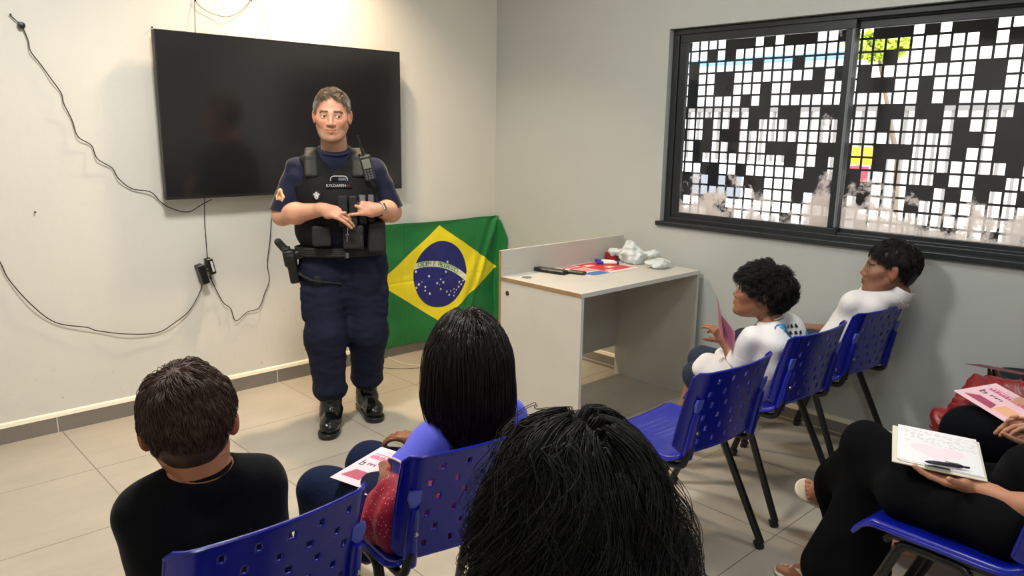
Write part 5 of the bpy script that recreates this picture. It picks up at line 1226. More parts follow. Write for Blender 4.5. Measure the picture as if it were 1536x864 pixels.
scalp_hair(HC, orient((0.34, 0.94), 0.22, 0.06), 1.0, pD, M_hair_brn2, 12000, 0.052, 21, lift=0.008, capoff=0.008, fringe=0.03, temple=0.02, side=0.012, nape=-0.092, earz=0.0, crown=(-0.022, -0.055, 0.126), sag=0.40, th=0.0010, jit=0.35, wav=0.10, steps=11)
M_blackT = mat('black_cotton', srgb(11, 12, 16), 0.9, spec=0.12, bump=0.2, bscale=24, sheen=0.08)
o = tshirt(pD, J, 0.80, fw, M_blackT, inf=0.016, sl=0.8, tw=1.0, neckr=0.050, wr=0.003, wf=38, slack=0.014, hem=-0.02, seed=4)
ring_at(nb+nrm(nb-J['che'])*0.012-fw*0.0, nb-J['che'], 0.056, 0.006, 'collar', M_blackT, o)
trousers(pD, J, 0.78, fw, mat('dark_shorts', srgb(24, 26, 34), 0.85, bump=0.2, bscale=30), inf=0.010)
o = ring_at(nb+nrm(nb-J['che'])*0.030+W(0, 0, 0.002), nrm(nb-J['che']+fw*0.06), 0.0545, 0.0011, 'necklace', mat('gold', srgb(225, 170, 120), 0.3, 0.9), pD)

# --- girl with long hair
O = (-2.49, -2.63); fw = nrm(V3(0.05, 1, 0)); rr = V3(fw[1], -fw[0], 0)
HC = cp(700, 538, O, 0.0); nb = cp(703, 618, O, 0.0); RhE = orient((0.30, 0.95), 0.05, 0.0)
J = dict(nb=nb, che=cp(698, 700, O, -0.01), pel=W(-2.60, -2.62, 0.53), shR=nb+W(0.135, -0.015, -0.035), shL=nb+W(-0.140, -0.005, -0.060), elR=W(-2.40, -2.60, 0.62), elL=cp(594, 733, O, 0.17),
         wrR=W(-2.48, -2.42, 0.60), wrL=cp(578, 705, O, -0.03), hipR=W(-2.52, -2.60, 0.51), hipL=W(-2.69, -2.60, 0.51), knR=cp(556, 700, (-2.50, -2.24), 0), knL=cp(487, 738, (-2.73, -2.28), 0), anR=W(-2.50, -2.14, 0.12), anL=W(-2.72, -2.25, 0.12))
pE = figure('girl with long straight dark hair in a violet blue T-shirt, seen from behind', (-2.63, -2.66, 0), J, 0.84, srgb(128, 82, 58), RhE, HC, 1.0, fw, hands=(dict(side='R', d=nrm(W(-0.4, 1, 0)), n=W(0, 0, -1), thumb=-1), dict(side='L', d=nrm(W(0.3, 1, -0.1)), n=W(0, 0, -1), thumb=1)), neck=0.046)
M_violet = mat('violet_blue_cotton', srgb(84, 88, 205), 0.85, bump=0.2, bscale=24, sheen=0.2)
o = tshirt(pE, J, 0.86, fw, M_violet, inf=0.010, sl=0.50, neckr=0.050, wr=0.0026, wf=45, slack=0.012, seed=6)
M_pinkhem = mat('white_trim', srgb(215, 195, 205), 0.7)
for e in 'RL':
    a, b = J['sh'+e], J['el'+e]; c_ = a+(b-a)*0.66; ring_at(c_, b-a, (0.050*0.86+0.012*1.3)*1.09, 0.0032, 'sleeve_trim', M_pinkhem, o)
trousers(pE, J, 0.86, fw, mat('dark_denim', srgb(12, 24, 52), 0.85, spec=0.12, bump=0.3, bscale=90), inf=0.014, thick=1.15)
# long hair: falls from the parting, over head and back
def long_hair(p, HC, R, s, m, n, seed, colliders, length, part=(0.0, 1), th=0.0013, curl=0.0, cf=30.0, spread=0.012, drop=0.03, cut=None, steps=34, grow=0.0, name='hair', frontlim=0.05, minz=-0.02, capoff=0.008, down=(0, 0, -1), bias=None, toward=None, thin=0.0, clump=0.0):
    rg = np.random.default_rng(seed); cc = V3(0, -0.014, 0.034); rad = V3(0.079, 0.099, 0.090)
    P = rg.normal(size=(n*4, 3)); P /= np.linalg.norm(P, axis=1, keepdims=True); P = cc+P*rad
    ok = (P[:, 2] > minz) & ((P[:, 1] < frontlim) | (P[:, 2] > 0.085)); P = P[ok][:n]; N = len(P)
    side = np.sign(P[:, 0]-part[0]+1e-4)
    wp = HC+(P@R.T)*s; path = [wp]; layer = rg.random(N)**0.7
    L = length*(0.75+0.3*rg.random(N)) if cut is None else np.full(N, length)
    st = L/steps; ph = rg.random(N)*6.28; tx_, ty_ = rg.normal(size=N)*0.8, rg.normal(size=N)*0.35
    if clump:
        G = P[rg.integers(0, N, max(30, int(N*clump)))]; cid = np.concatenate([np.argmin(((q_[:, None, :]-G[None])**2).sum(-1), 1) for q_ in np.array_split(P, 12)]); ph = (rg.random(len(G))*6.28)[cid]+rg.normal(size=N)*0.25; layer = (rg.random(len(G)))[cid]*0.85+0.15*rg.random(N)
    nloc = (P-cc)/rad**2; nloc /= np.linalg.norm(nloc, axis=1, keepdims=True)
    bk = np.clip((-0.02-P[:, 1])/0.06, 0, 1); dl = np.stack([side*0.9*(1-bk)+P[:, 0]*3*bk, -0.25-0.5*bk, -0.15-0.5*bk], 1)+rg.normal(size=(N, 3))*0.10
    vel = (dl@R.T); vel /= np.linalg.norm(vel, axis=1, keepdims=True)
    g = np.array(down, float); p_ = wp.copy()
    cols = [('e', HC+R@(cc*s), R, (rad+capoff)*s)]+colliders
    for i in range(steps):
        vel = vel*0.72+g*0.30+(0 if bias is None else np.asarray(bias)*0.05)+rg.normal(size=(N, 3))*0.012
        if curl:
            A = nrm(np.cross(g, V3(0.3, 1, 0))); B = np.cross(g, A); t_ = cf*(i/steps)*length+ph
            vel = vel+curl*(A*np.cos(t_)[:, None]+B*np.sin(t_)[:, None])*min(1, (i/16)**1.5)
        if toward is not None:
            dz = np.clip((toward[0][2]+0.08-p_[:, 2])/toward[1], 0, 1)[:, None]; tg_ = np.array([toward[0][0], toward[0][1]])+np.stack([tx_, ty_], 1)*toward[2]
            vel[:, :2] += (tg_-p_[:, :2])*dz*4.0
        vel /= np.linalg.norm(vel, axis=1, keepdims=True); p_ = p_+vel*st[:, None]
        off_ = (0.002+layer*(spread+grow*i/steps))
        for c in cols:
            if c[0] == 'e':
                q = (p_-c[1])@c[2]; lev = np.sqrt(((q/c[3])**2).sum(1))+1e-6; tg = 1+off_/c[3].mean(); m_ = lev < tg
                q2 = q*np.where(m_, tg/lev, 1)[:, None]; p_ = c[1]+q2@c[2].T
            else:
                a, b, r_ = c[1], c[2], c[3]; ab = b-a; t2 = np.clip(((p_-a)@ab)/(ab@ab), 0, 1); cl = a+t2[:, None]*ab; dv = p_-cl; dd = np.linalg.norm(dv, axis=1)+1e-6; m_ = dd < r_+off_
                p_ = np.where(m_[:, None], cl+dv/dd[:, None]*(r_+off_)[:, None], p_)
        path.append(p_.copy())
    Q = np.stack(path, 1)
    F = Field(HC-0.16*s, HC+0.16*s, 0.005); F.el(HC+R@(cc*s), (rad+capoff)*s, R, 0.001); v, f = F.nets(); q = (v-HC)@R/s; ok = (q[:, 2] > minz-0.02) & ((q[:, 1] < frontlim) | (q[:, 2] > 0.088)); f = f[ok[f].all(1)]; u, inv = np.unique(f, return_inverse=True)
    v, f = join([(v[u], inv.reshape(-1, 4)), strands(Q, th)]); return ob(name, npmesh(name, v, f, m), p)
tors = lambda J, s, r_=0.105: [('c', J['che']-rr*0.06*s, J['pel']-rr*0.06*s, r_*s), ('c', J['che']+rr*0.06*s, J['pel']+rr*0.06*s, r_*s), ('c', J['shL']-W(0, 0, 0.005), J['nb'], 0.058*s+0.01), ('c', J['shR']-W(0, 0, 0.005), J['nb'], 0.058*s+0.01), ('c', J['che']+W(0, 0, 0.09)*s-rr*0.08*s, J['che']+W(0, 0, 0.09)*s+rr*0.08*s, 0.095*s)]
long_hair(pE, HC, RhE, 1.0, M_hair_girl, 7500, 31, tors(J, 0.80, 0.10)[:2]+tors(J, 0.80, 0.10)[4:], 0.47, th=0.0011, spread=0.016, minz=-0.05, frontlim=0.055, capoff=0.006, toward=(nb-fw*0.085, 0.17, 0.055), thin=0.5)
# red sparkly cloth around her hips
M_red = bpy.data.materials.new('red_glitter_cloth'); M_red.use_nodes = True
nt = M_red.node_tree; p_ = nt.nodes['Principled BSDF']; vo = nt.nodes.new('ShaderNodeTexVoronoi'); vo.inputs['Scale'].default_value = 300; tcn = nt.nodes.new('ShaderNodeTexCoord'); nt.links.new(tcn.outputs['Object'], vo.inputs['Vector'])
cr_ = nt.nodes.new('ShaderNodeSeparateColor'); nt.links.new(vo.outputs['Color'], cr_.inputs[0]); gt = nt.nodes.new('ShaderNodeMath'); gt.operation = 'GREATER_THAN'; gt.inputs[1].default_value = 0.88; nt.links.new(cr_.outputs[0], gt.inputs[0])
lt = nt.nodes.new('ShaderNodeMath'); lt.operation = 'LESS_THAN'; lt.inputs[1].default_value = 0.32; nt.links.new(vo.outputs['Distance'], lt.inputs[0]); mu = nt.nodes.new('ShaderNodeMath'); mu.operation = 'MULTIPLY'; nt.links.new(gt.outputs[0], mu.inputs[0]); nt.links.new(lt.outputs[0], mu.inputs[1])
mx = nt.nodes.new('ShaderNodeMix'); mx.data_type = 'RGBA'; nt.links.new(mu.outputs[0], mx.inputs[0]); mx.inputs[6].default_value = srgb(150, 14, 44); mx.inputs[7].default_value = srgb(240, 225, 215); nt.links.new(mx.outputs[2], p_.inputs['Base Color']); p_.inputs['Roughness'].default_value = 0.6
F = Field((-2.95, -2.95, 0.42), (-2.30, -2.35, 0.75), 0.005)
F.rc((-2.67, -2.67, 0.540), (-2.54, -2.67, 0.540), 0.124, 0.122, 0.04); F.rc((-2.71, -2.66, 0.52), (-2.74, -2.52, 0.49), 0.080, 0.055, 0.04); F.rc((-2.48, -2.66, 0.52), (-2.45, -2.52, 0.52), 0.085, 0.07, 0.04)
F.rc((-2.70, -2.715, 0.476), (-2.42, -2.745, 0.476), 0.024, 0.024, 0.03)
F.wrinkle(0.0060, 60, 12, (1.2, 1.2, 0.6)); F.cut((0, 0, 0.459), (0, 0, -1)); F.cut((0, 0, 0.625), nrm(V3(0.0, 0.35, 1)), 0.02); v, f = F.nets(); v = smoothv(v, f, 1)
ob('jacket', npmesh('red_jacket', v, f, M_red), label='deep red sparkly jacket wrapped round the hips of the long haired girl', cat='jacket')
# pink leaflet generator
def leaflet(name, c0, ex, ey, label, w_=0.148, h_=0.21, kind='front', bend=0.0, base=srgb(238, 196, 206)):
    """c0 = corner, ex/ey unit directions of the short and long edge, printed face up along ex x ey"""
    ex = nrm(ex); ey = nrm(ey-ex*(np.asarray(ey)@ex)); nz = np.cross(ex, ey); c0 = np.asarray(c0, float)
    def S(x, y, o): return c0+ex*x*w_+ey*y*h_+nz*(o+bend*math.sin(math.pi*x))
    def sheet(mb, x0, x1, y0, y1, o, th, n=10):
        v = []; f = []
        for i in range(n+1):
            for yy in (y0, y1):
                for oo in (o, o+th): v.append(S(x0+(x1-x0)*i/n, yy, oo))
        for i in range(n):
            a = i*4; b = a+4; f += [(a+1, b+1, b+3, a+3), (a, a+2, b+2, b), (a, b, b+1, a+1), (a+2, a+3, b+3, b+2)]
        f += [(0, 1, 3, 2), (n*4, n*4+2, n*4+3, n*4+1)]; mb.add(v, f); return mb
    t = empty(name, c0, label, 'leaflet')
    sheet(MB(), 0, 1, 0, 1, 0, 0.0006).build('sheet', mat('leaflet_paper_%d' % int(base[0]*999), base, 0.5), t)
    def pr_(nm, rects, m):
        mb = MB()
        for r_ in rects: sheet(mb, *r_, 0.0007, 0.0003, 3)
        mb.build(nm, m, t)
    MP = mat('leaflet_magenta', srgb(196, 60, 120), 0.5); MD = mat('leaflet_ink', srgb(60, 50, 66), 0.5)
    if kind == 'front':
        pr_('title_band', [(0.10+0.052*k, 0.138+0.052*k, 0.70, 0.755+0.012*((k*7) % 3)) for k in range(16)]+[(0.10, 0.93, 0.675, 0.690)], MP)
        pr_('subtitle', [(0.12+0.045*k, 0.155+0.045*k, 0.800, 0.825) for k in range(15)], mat('leaflet_rose', srgb(190, 90, 130), 0.5))
        pr_('heading_line', [(0.25+0.04*k, 0.28+0.04*k, 0.90, 0.912) for k in range(9)], mat('leaflet_grey', srgb(170, 150, 155), 0.5))
        pr_('logo', [(0.10, 0.20, 0.52, 0.545), (0.10, 0.125, 0.46, 0.60), (0.10, 0.20, 0.455, 0.475), (0.175, 0.20, 0.47, 0.53)], MD); pr_('logo', [(0.26+0.04*k, 0.285+0.04*k, 0.50+0.02*(k % 2), 0.56) for k in range(5)], MD)
        pr_('picture', [(0.10+0.02*k, 0.55-0.01*k, 0.13+0.035*k, 0.165+0.035*k) for k in range(6)], mat('leaflet_purple', srgb(166, 60, 96), 0.5)); pr_('picture', [(0.55, 0.92-0.03*k, 0.16+0.06*k, 0.22+0.06*k) for k in range(5)], mat('leaflet_peach', srgb(240, 178, 140), 0.5))
    elif kind == 'inside':
        pr_('text_lines', [(0.12, 0.5+0.3*((k*5) % 3)/3, 0.30+0.05*k, 0.318+0.05*k) for k in range(12)], mat('leaflet_rose', (0, 0, 0, 1))); pr_('picture', [(0.1, 0.9, 0.06, 0.2)], MP)
    return t
leaflet('pink_leaflet', fl(495, 716, 0.575), nrm(fl(558, 738, 0.575)-fl(495, 716, 0.575)), nrm(fl(558, 684, 0.585)-fl(495, 716, 0.575)), 'pink and white printed leaflet lying on the lap of the long haired girl')['label']
mb = MB(); q = fl(566, 742, 0.575); mb.box((-0.03, -0.045, 0), (0.05, 0.045, 0.0012), R=rotZ(0.5), c=q+W(0.01, 0.03, -0.003)); mb.build('paper_slip', mat('paper_white', srgb(235, 235, 235), 0.6), label='white paper slip under the pink leaflet on the lap of the girl', cat='paper')

# --- person with black curly hair in the foreground
O = (-3.08, -3.60); fw = nrm(V3(0.15, 1, 0)); rr = V3(fw[1], -fw[0], 0)
HC = cp(862, 770, O, 0.0); nb = HC+W(-0.01, -0.02, -0.155); RhW = orient((0.45, 0.9), 0.05, 0.0)
J = dict(nb=nb, che=nb+W(-0.01, -0.02, -0.22), pel=W(-3.12, -3.58, 0.53), shR=nb+W(0.17, 0, -0.05), shL=nb+W(-0.17, 0.02, -0.05), elR=nb+W(0.20, 0.04, -0.31), elL=nb+W(-0.20, 0.04, -0.31), wrR=W(-2.98, -3.32, 0.60), wrL=W(-3.24, -3.32, 0.60),
         hipR=W(-3.02, -3.55, 0.52), hipL=W(-3.21, -3.55, 0.52), knR=W(-3.01, -3.16, 0.50), knL=W(-3.22, -3.16, 0.50), anR=W(-3.01, -3.16, 0.09), anL=W(-3.22, -3.16, 0.09))
pW = figure('person with big wavy black hair in the foreground, seen from behind', (-3.11, -3.57, 0), J, 0.95, srgb(150, 104, 78), RhW, HC, 0.915, fw, child=False, hands=(dict(side='R', d=fw, n=W(0, 0, -1), thumb=-1), dict(side='L', d=fw, n=W(0, 0, -1), thumb=1)))
M_blackcloth = mat('black_cloth', srgb(5, 5, 7), 0.9, spec=0.12, bump=0.2, bscale=30)
tshirt(pW, J, 0.97, fw, M_blackcloth, inf=0.010, sl=0.8, seed=9); trousers(pW, J, 0.95, fw, M_blackcloth, inf=0.012)
long_hair(pW, HC, RhW, 0.93, mat('black_curly_hair', srgb(6, 5, 6), 0.50, spec=0.28), 26000, 41, tors(J, 0.88), 0.46, th=0.00055, spread=0.020, grow=0.045, curl=0.32, cf=32, minz=-0.05, frontlim=0.06, capoff=0.008, part=(0.004, 1), steps=48, clump=0.035)

# --- boy in printed white T-shirt
O = (-0.93, -2.70); rB, fB = frame_to_cam(O); fw = nrm(V3(-0.10, 1, 0)); rr = V3(fw[1], -fw[0], 0)
HC = cp(1141, 441, O, 0.0); RhB = orient(-rB+0.02*fB, -0.20, 0.0)
nb = cp(1158, 482, O, 0.0)
J = dict(nb=nb, che=nb+W(0.02, -0.045, -0.15), pel=W(-0.88, -2.69, 0.53), shR=nb+W(0.115, -0.01, -0.035), shL=nb+W(-0.115, 0.015, -0.050), elL=cp(1108, 548, O, 0.06), wrL=cp(1085, 512, O, 0.02), elR=nb+W(0.10, 0.16, -0.20), wrR=cp(1092, 515, O, -0.10),
         hipR=W(-0.80, -2.64, 0.51), hipL=W(-0.95, -2.64, 0.51), knR=W(-0.84, -2.34, 0.50), knL=cp(1043, 563, (-0.98, -2.37), 0), anR=W(-0.84, -2.32, 0.18), anL=W(-0.98, -2.34, 0.18))
SKB = srgb(146, 100, 72)
hd = nrm(-rB*0.55+W(0, 0, 0.85))
pB = figure('boy with fluffy black hair in a white T-shirt printed on the back', (-0.88, -2.66, 0), J, 0.70, SKB, RhB, HC, 0.93, fw, hh=0.0028, h_arm=0.003,
  hands=(dict(side='L', d=hd, n=-rB*0.75-fB*0.5, thumb=1, curls=((0.5, 0.6, 0.4), (0.6, 0.6, 0.4), (0.7, 0.6, 0.4), (0.8, 0.6, 0.4)), s=1.0, spread=0.02), dict(side='R', d=hd, n=-rB*0.7+fB*0.5, thumb=-1, curl=(0.6, 0.6, 0.4))), neck=0.040)
eyes(HC, RhB, 0.93, (0.0, 1, 0.0), pB)
scalp_hair(HC, RhB, 0.93, pB, M_hair_blk, 12000, 0.052, 22, lift=0.016, capoff=0.010, fringe=0.058, temple=0.030, side=0.004, nape=-0.070, crown=(0, -0.03, 0.122), sag=0.10, th=0.0009, jit=0.75, wav=0.22, steps=11)
M_whiteT = mat('white_cotton', srgb(226, 224, 224), 0.85, bump=0.2, bscale=22)
o = tshirt(pB, J, 0.76, fw, M_whiteT, inf=0.014, sl=0.74, neckr=0.042, wr=0.0034, wf=44, slack=0.014, seed=14, td=1.05, hem=-0.02)
ring_at(nb+nrm(nb-J['che'])*0.013, nb-J['che'], 0.047, 0.004, 'collar', M_whiteT, o)
F = Field((-1.2, -2.75, 0.42), (-0.65, -2.32, 0.66), 0.005)   # shirt front draped over the lap
F.rc(W(-0.955, -2.62, 0.535), W(-0.975, -2.47, 0.520), 0.078, 0.068, 0.04); F.rc(W(-0.82, -2.62, 0.535), W(-0.84, -2.47, 0.52), 0.078, 0.065, 0.04); F.wrinkle(0.003, 60, 3); v, f = F.nets(); ob('shirt_front', npmesh('shirt_front', v, f, M_whiteT), o)
trousers(pB, J, 0.70, fw, mat('navy_shorts', srgb(22, 38, 56), 0.85, bump=0.2, bscale=30), inf=0.013, to_knee=0.94, name='shorts', thick=1.1)
# print on the back of the shirt
me_ = o.data; co = np.empty(len(me_.vertices)*3, np.float32); me_.vertices.foreach_get('co', co); co = co.reshape(-1, 3)
bx_ = nrm(W(1, 0.05, 0)); bo = J['che']+W(-0.025, 0, 0.080); SB = np.stack([(co-bo)@bx_, co[:, 2]-bo[2], -(co-bo)@fw], 1)
def bpt(x, z, off=0.0025):
    d = (SB[:, 0]-x)**2+(SB[:, 1]-z)**2-SB[:, 2]*0.002; m_ = SB[:, 2] > 0
    i = np.argsort(np.where(m_, (SB[:, 0]-x)**2+(SB[:, 1]-z)**2, 9))[:6]; y = SB[i, 2].mean(); return bo+bx_*x+W(0, 0, z)-fw*(y+off)
def decal(nm, poly, m, off=0.0025, par=o, sub=5):
    c = np.mean(poly, 0); pts = []
    for i in range(len(poly)):
        a = np.array(poly[i], float); b = np.array(poly[(i+1) % len(poly)], float)
        for k in range(3): pts.append(a+(b-a)*k/3)
    n = len(pts); V_ = []; F_ = []
    for r_ in range(sub+1):
        for q_ in pts: w_ = c+(q_-c)*(r_/sub); V_.append(bpt(w_[0], w_[1], off))
    for r_ in range(sub):
        for k in range(n): F_.append((r_*n+k, r_*n+(k+1) % n, (r_+1)*n+(k+1) % n, (r_+1)*n+k))
    ob_ = ob(nm, npmesh(nm, np.array(V_), np.array(F_), m), par); return ob_
def blob(cx, cz, rx, rz, n=12, ph=0.0, j=0.0): return [(cx+rx*math.cos(2*math.pi*k/n+ph)*(1+j*math.sin(k*2.3)), cz+rz*math.sin(2*math.pi*k/n+ph)*(1+j*math.cos(k*1.7))) for k in range(n)]
MBl = mat('print_blue', srgb(60, 150, 200), 0.7); MDb = mat('print_dark_blue', srgb(24, 62, 84), 0.7); MBk = mat('print_black', srgb(24, 24, 28), 0.7); MCr = mat('print_grey', srgb(190, 186, 176), 0.7)
decal('print_disc', blob(-0.005, -0.075, 0.085, 0.060, 18), MCr, 0.0022)
decal('print_swoosh', [(-0.085, -0.10), (-0.05, -0.128), (0.0, -0.135), (0.06, -0.11), (0.10, -0.05), (0.094, -0.05), (0.056, -0.103), (0.0, -0.127), (-0.05, -0.120)], MBk, 0.0032)
decal('print_top_shape', blob(-0.045, 0.050, 0.050, 0.030, 12, 0.3, 0.10), MBl, 0.0030); decal('print_top_shade', blob(-0.030, 0.045, 0.022, 0.016, 8, 0.1, 0.2), MDb, 0.0038); decal('print_stripe', [(-0.035, 0.030), (-0.028, 0.028), (-0.005, 0.062), (-0.012, 0.066)], MBk, 0.0040)
decal('print_bar', [(-0.075, -0.005), (-0.060, -0.030), (0.030, -0.075), (0.045, -0.050)], MDb, 0.0030); decal('print_bar_light', [(-0.05, -0.018), (-0.045, -0.028), (0.0, -0.050), (0.005, -0.040)], MBl, 0.0038)
for (a_, b_) in ((-0.068, -0.012), (0.040, -0.070)): decal('print_spot', blob(a_, b_, 0.018, 0.018), MBk, 0.0042)
for k in range(14): a_, b_ = 0.015+0.018*(k % 4), 0.055-0.024*(k//4); decal('print_letter', [(a_-0.006, b_-0.008), (a_+0.005, b_-0.006), (a_+0.007, b_+0.008), (a_-0.002, b_+0.004)], MBk, 0.0036)
decal('print_side_shape', blob(0.105, -0.010, 0.014, 0.045, 10), MBl, 0.0030)
# his folded leaflet, standing in his hands
O2 = (-1.08, -2.60)
for nm, poly, lab in (('pink_leaflet', [(1076, 443, 0.02), (1081, 474, 0.05), (1103, 500, 0.02), (1099, 530, 0.0), (1078, 492, -0.03)], 'pink leaflet held half open in front of the boy in the printed T-shirt'),):
    t = empty(nm, cp(1085, 500, O2, 0), lab, 'leaflet')
    A0, A1 = cp(1077, 443, O2, -0.06), cp(1081, 474, O2, 0.05); B0, B1 = cp(1083, 505, O2, -0.06), cp(1085, 508, O2, 0.05)
    MB().prism([cp(1076, 443, O2, 0.0), cp(1082, 476, O2, 0.05), cp(1087, 520, O2, 0.05), cp(1078, 492, O2, -0.06)], fB*0.0008).build('sheet', mat('leaflet_dark_pink', srgb(170, 110, 128), 0.5), t)
    MB().prism([cp(1080, 470, O2, 0.0), cp(1103, 499, O2, 0.02), cp(1100, 528, O2, 0.02), cp(1080, 500, O2, -0.02)], fB*0.0008).build('sheet', mat('leaflet_pink', srgb(206, 128, 152), 0.5), t)

# --- boy in white collared shirt by the wall
O = (-0.22, -2.835); rB, fB = frame_to_cam(O); fw = nrm(V3(-0.05, 1, 0)); rr = V3(fw[1], -fw[0], 0)
HC = cp(1335, 404, O, 0.0); RhC = orient(-rB+0.10*fB, -0.06, 0.0); nb = cp(1347, 441, O, 0.0)
J = dict(nb=nb, che=W(nb[0]-0.03, -2.785, 0.69), pel=W(-0.29, -2.69, 0.53), shR=nb+W(0.12, 0.05, -0.050), shL=nb+W(-0.12, 0.05, -0.055), elL=cp(1268, 515, O, 0.05), wrL=cp(1244, 556, O, 0.02), elR=nb+W(0.18, 0.14, -0.25), wrR=W(-0.22, -2.46, 0.58),
         hipR=W(-0.21, -2.66, 0.51), hipL=W(-0.37, -2.66, 0.51), knR=W(-0.20, -2.30, 0.50), knL=W(-0.38, -2.30, 0.50), anR=W(-0.20, -2.26, 0.12), anL=W(-0.38, -2.26, 0.12))
pC = figure('boy with short black hair in a white collared shirt sitting closest to the window wall', (-0.29, -2.70, 0), J, 0.78, srgb(140, 98, 76), RhC, HC, 1.06, fw, hh=0.003,
  hands=(dict(side='L', d=nrm(W(0.1, 1, -0.3)), n=W(0, 0, -1), thumb=1), dict(side='R', d=nrm(W(-0.2, 1, 0)), n=W(0, 0, -1), thumb=-1)), neck=0.044)
eyes(HC, RhC, 1.06, (0.0, 1, 0.0), pC)
scalp_hair(HC, RhC, 1.06, pC, M_hair_blk, 7000, 0.022, 23, lift=0.004, capoff=0.005, fringe=0.062, temple=0.040, side=0.000, nape=-0.060, crown=(0, -0.05, 0.122), sag=0.2, th=0.0010, jit=0.5)
o = tshirt(pC, J, 0.78, fw, M_whiteT, inf=0.010, sl=0.42, neckr=0.046, wr=0.0032, wf=42, slack=0.012, seed=17, hem=-0.02, name='shirt')
F = Field(nb-0.12, nb+0.12, 0.004); up = nrm(nb-J['che']+W(0, 0.06, 0.05)); F.rc(nb, nb+up*0.036, 0.062, 0.054, 0.01); F.rc(nb-up*0.04, nb+up*0.09, 0.052, 0.047, 0.004, 's'); F.cut(nb+up*0.036, up); v, f = F.nets(); ob('collar', npmesh('collar', v, f, M_whiteT), o)
trousers(pC, J, 0.80, fw, mat('navy_shorts', (0, 0, 0, 1)), inf=0.010)

# --- person with clipboard (bottom right)
O = (-1.42, -3.5); fw = nrm(V3(0.12, 1, 0)); rr = V3(fw[1], -fw[0], 0)
KN = at(1303, 672, 1, -3.31); AN = at(1258, 742, 1, -3.17)
nb = W(-1.20, -4.12, 1.05)
J = dict(nb=nb, che=W(-1.22, -4.05, 0.82), pel=W(-1.40, -3.79, 0.550), shR=nb+W(0.18, 0, -0.06), shL=nb+W(-0.18, 0.01, -0.06), elR=W(-1.04, -3.96, 0.74), wrR=W(-1.06, -3.74, 0.66), elL=fl(1590, 778, 0.60), wrL=fl(1462, 731, 0.585),
         hipL=W(-1.50, -3.74, 0.52), hipR=W(-1.34, -3.76, 0.52), knL=KN, anL=AN, knR=W(-1.36, -3.36, 0.475), anR=W(-1.40, -3.26, 0.09))
pF = figure('person in wide black trousers with crossed legs holding a clipboard at the bottom right', (-1.42, -3.66, 0), J, 1.0, srgb(186, 132, 104), orient((0.1, 1), 0.1), nb+W(0, 0.03, 0.17), 1.0, fw, child=False, feet=False, thick=0.92, h_arm=0.003,
  hands=(dict(side='L', d=nrm(fl(1375, 706, 0.60)-J['wrL']), n=W(0, 0, 1), thumb=-1, curls=((0.15, 0.2, 0.15), (0.12, 0.18, 0.15), (0.12, 0.18, 0.15), (0.15, 0.2, 0.15)), spread=0.06, s=0.95), dict(side='R', d=nrm(W(-0.4, 1, 0)), n=W(0, 0, -1), thumb=-1)))
scalp_hair(nb+W(0, 0.03, 0.17), orient((0.1, 1), 0.1), 1.0, pF, M_hair_brn, 5000, 0.16, 25, lift=0.012, capoff=0.01, fringe=0.05, side=-0.03, nape=-0.08, sag=0.6, steps=14)
tshirt(pF, J, 0.96, fw, M_blackcloth, inf=0.008, sl=0.72, seed=19, name='blouse', hem=0.08)
M_blk2 = mat('black_crepe_fabric', srgb(5, 6, 9), 0.92, spec=0.12, bump=0.2, bscale=26)
F = Field(W(-1.75, -3.95, 0.05), W(-1.0, -2.95, 0.80), 0.0065)
F.rc(J['pel']-rr*0.05, J['pel']+rr*0.07, 0.105, 0.105, 0.04); F.rc(W(-1.575, -3.76, 0.52), W(-1.545, -3.49, 0.505), 0.072, 0.062, 0.05); F.rc(W(-1.545, -3.49, 0.505), J['knR'], 0.062, 0.075, 0.05)
F.rc(J['hipL'], KN, 0.080, 0.074, 0.05); F.rc(KN, AN+W(0, 0, 0.02), 0.078, 0.075, 0.04); F.rc(AN+W(0, 0, 0.06), at(1262, 778, 1, -3.20), 0.072, 0.060, 0.05)
F.rc(J['hipR'], J['knR'], 0.088, 0.080, 0.05); F.rc(J['knR'], W(-1.42, -3.27, 0.12), 0.085, 0.105, 0.05); F.rc(at(1290, 720, 1, -3.27), at(1300, 850, 1, -3.36), 0.06, 0.08, 0.05)
F.wrinkle(0.004, 36, 20); F.cut(W(0, 0, 0.075), (0, 0, -1)); v, f = F.nets(); finish('trousers', (v, f), M_blk2, pF, sm=1)
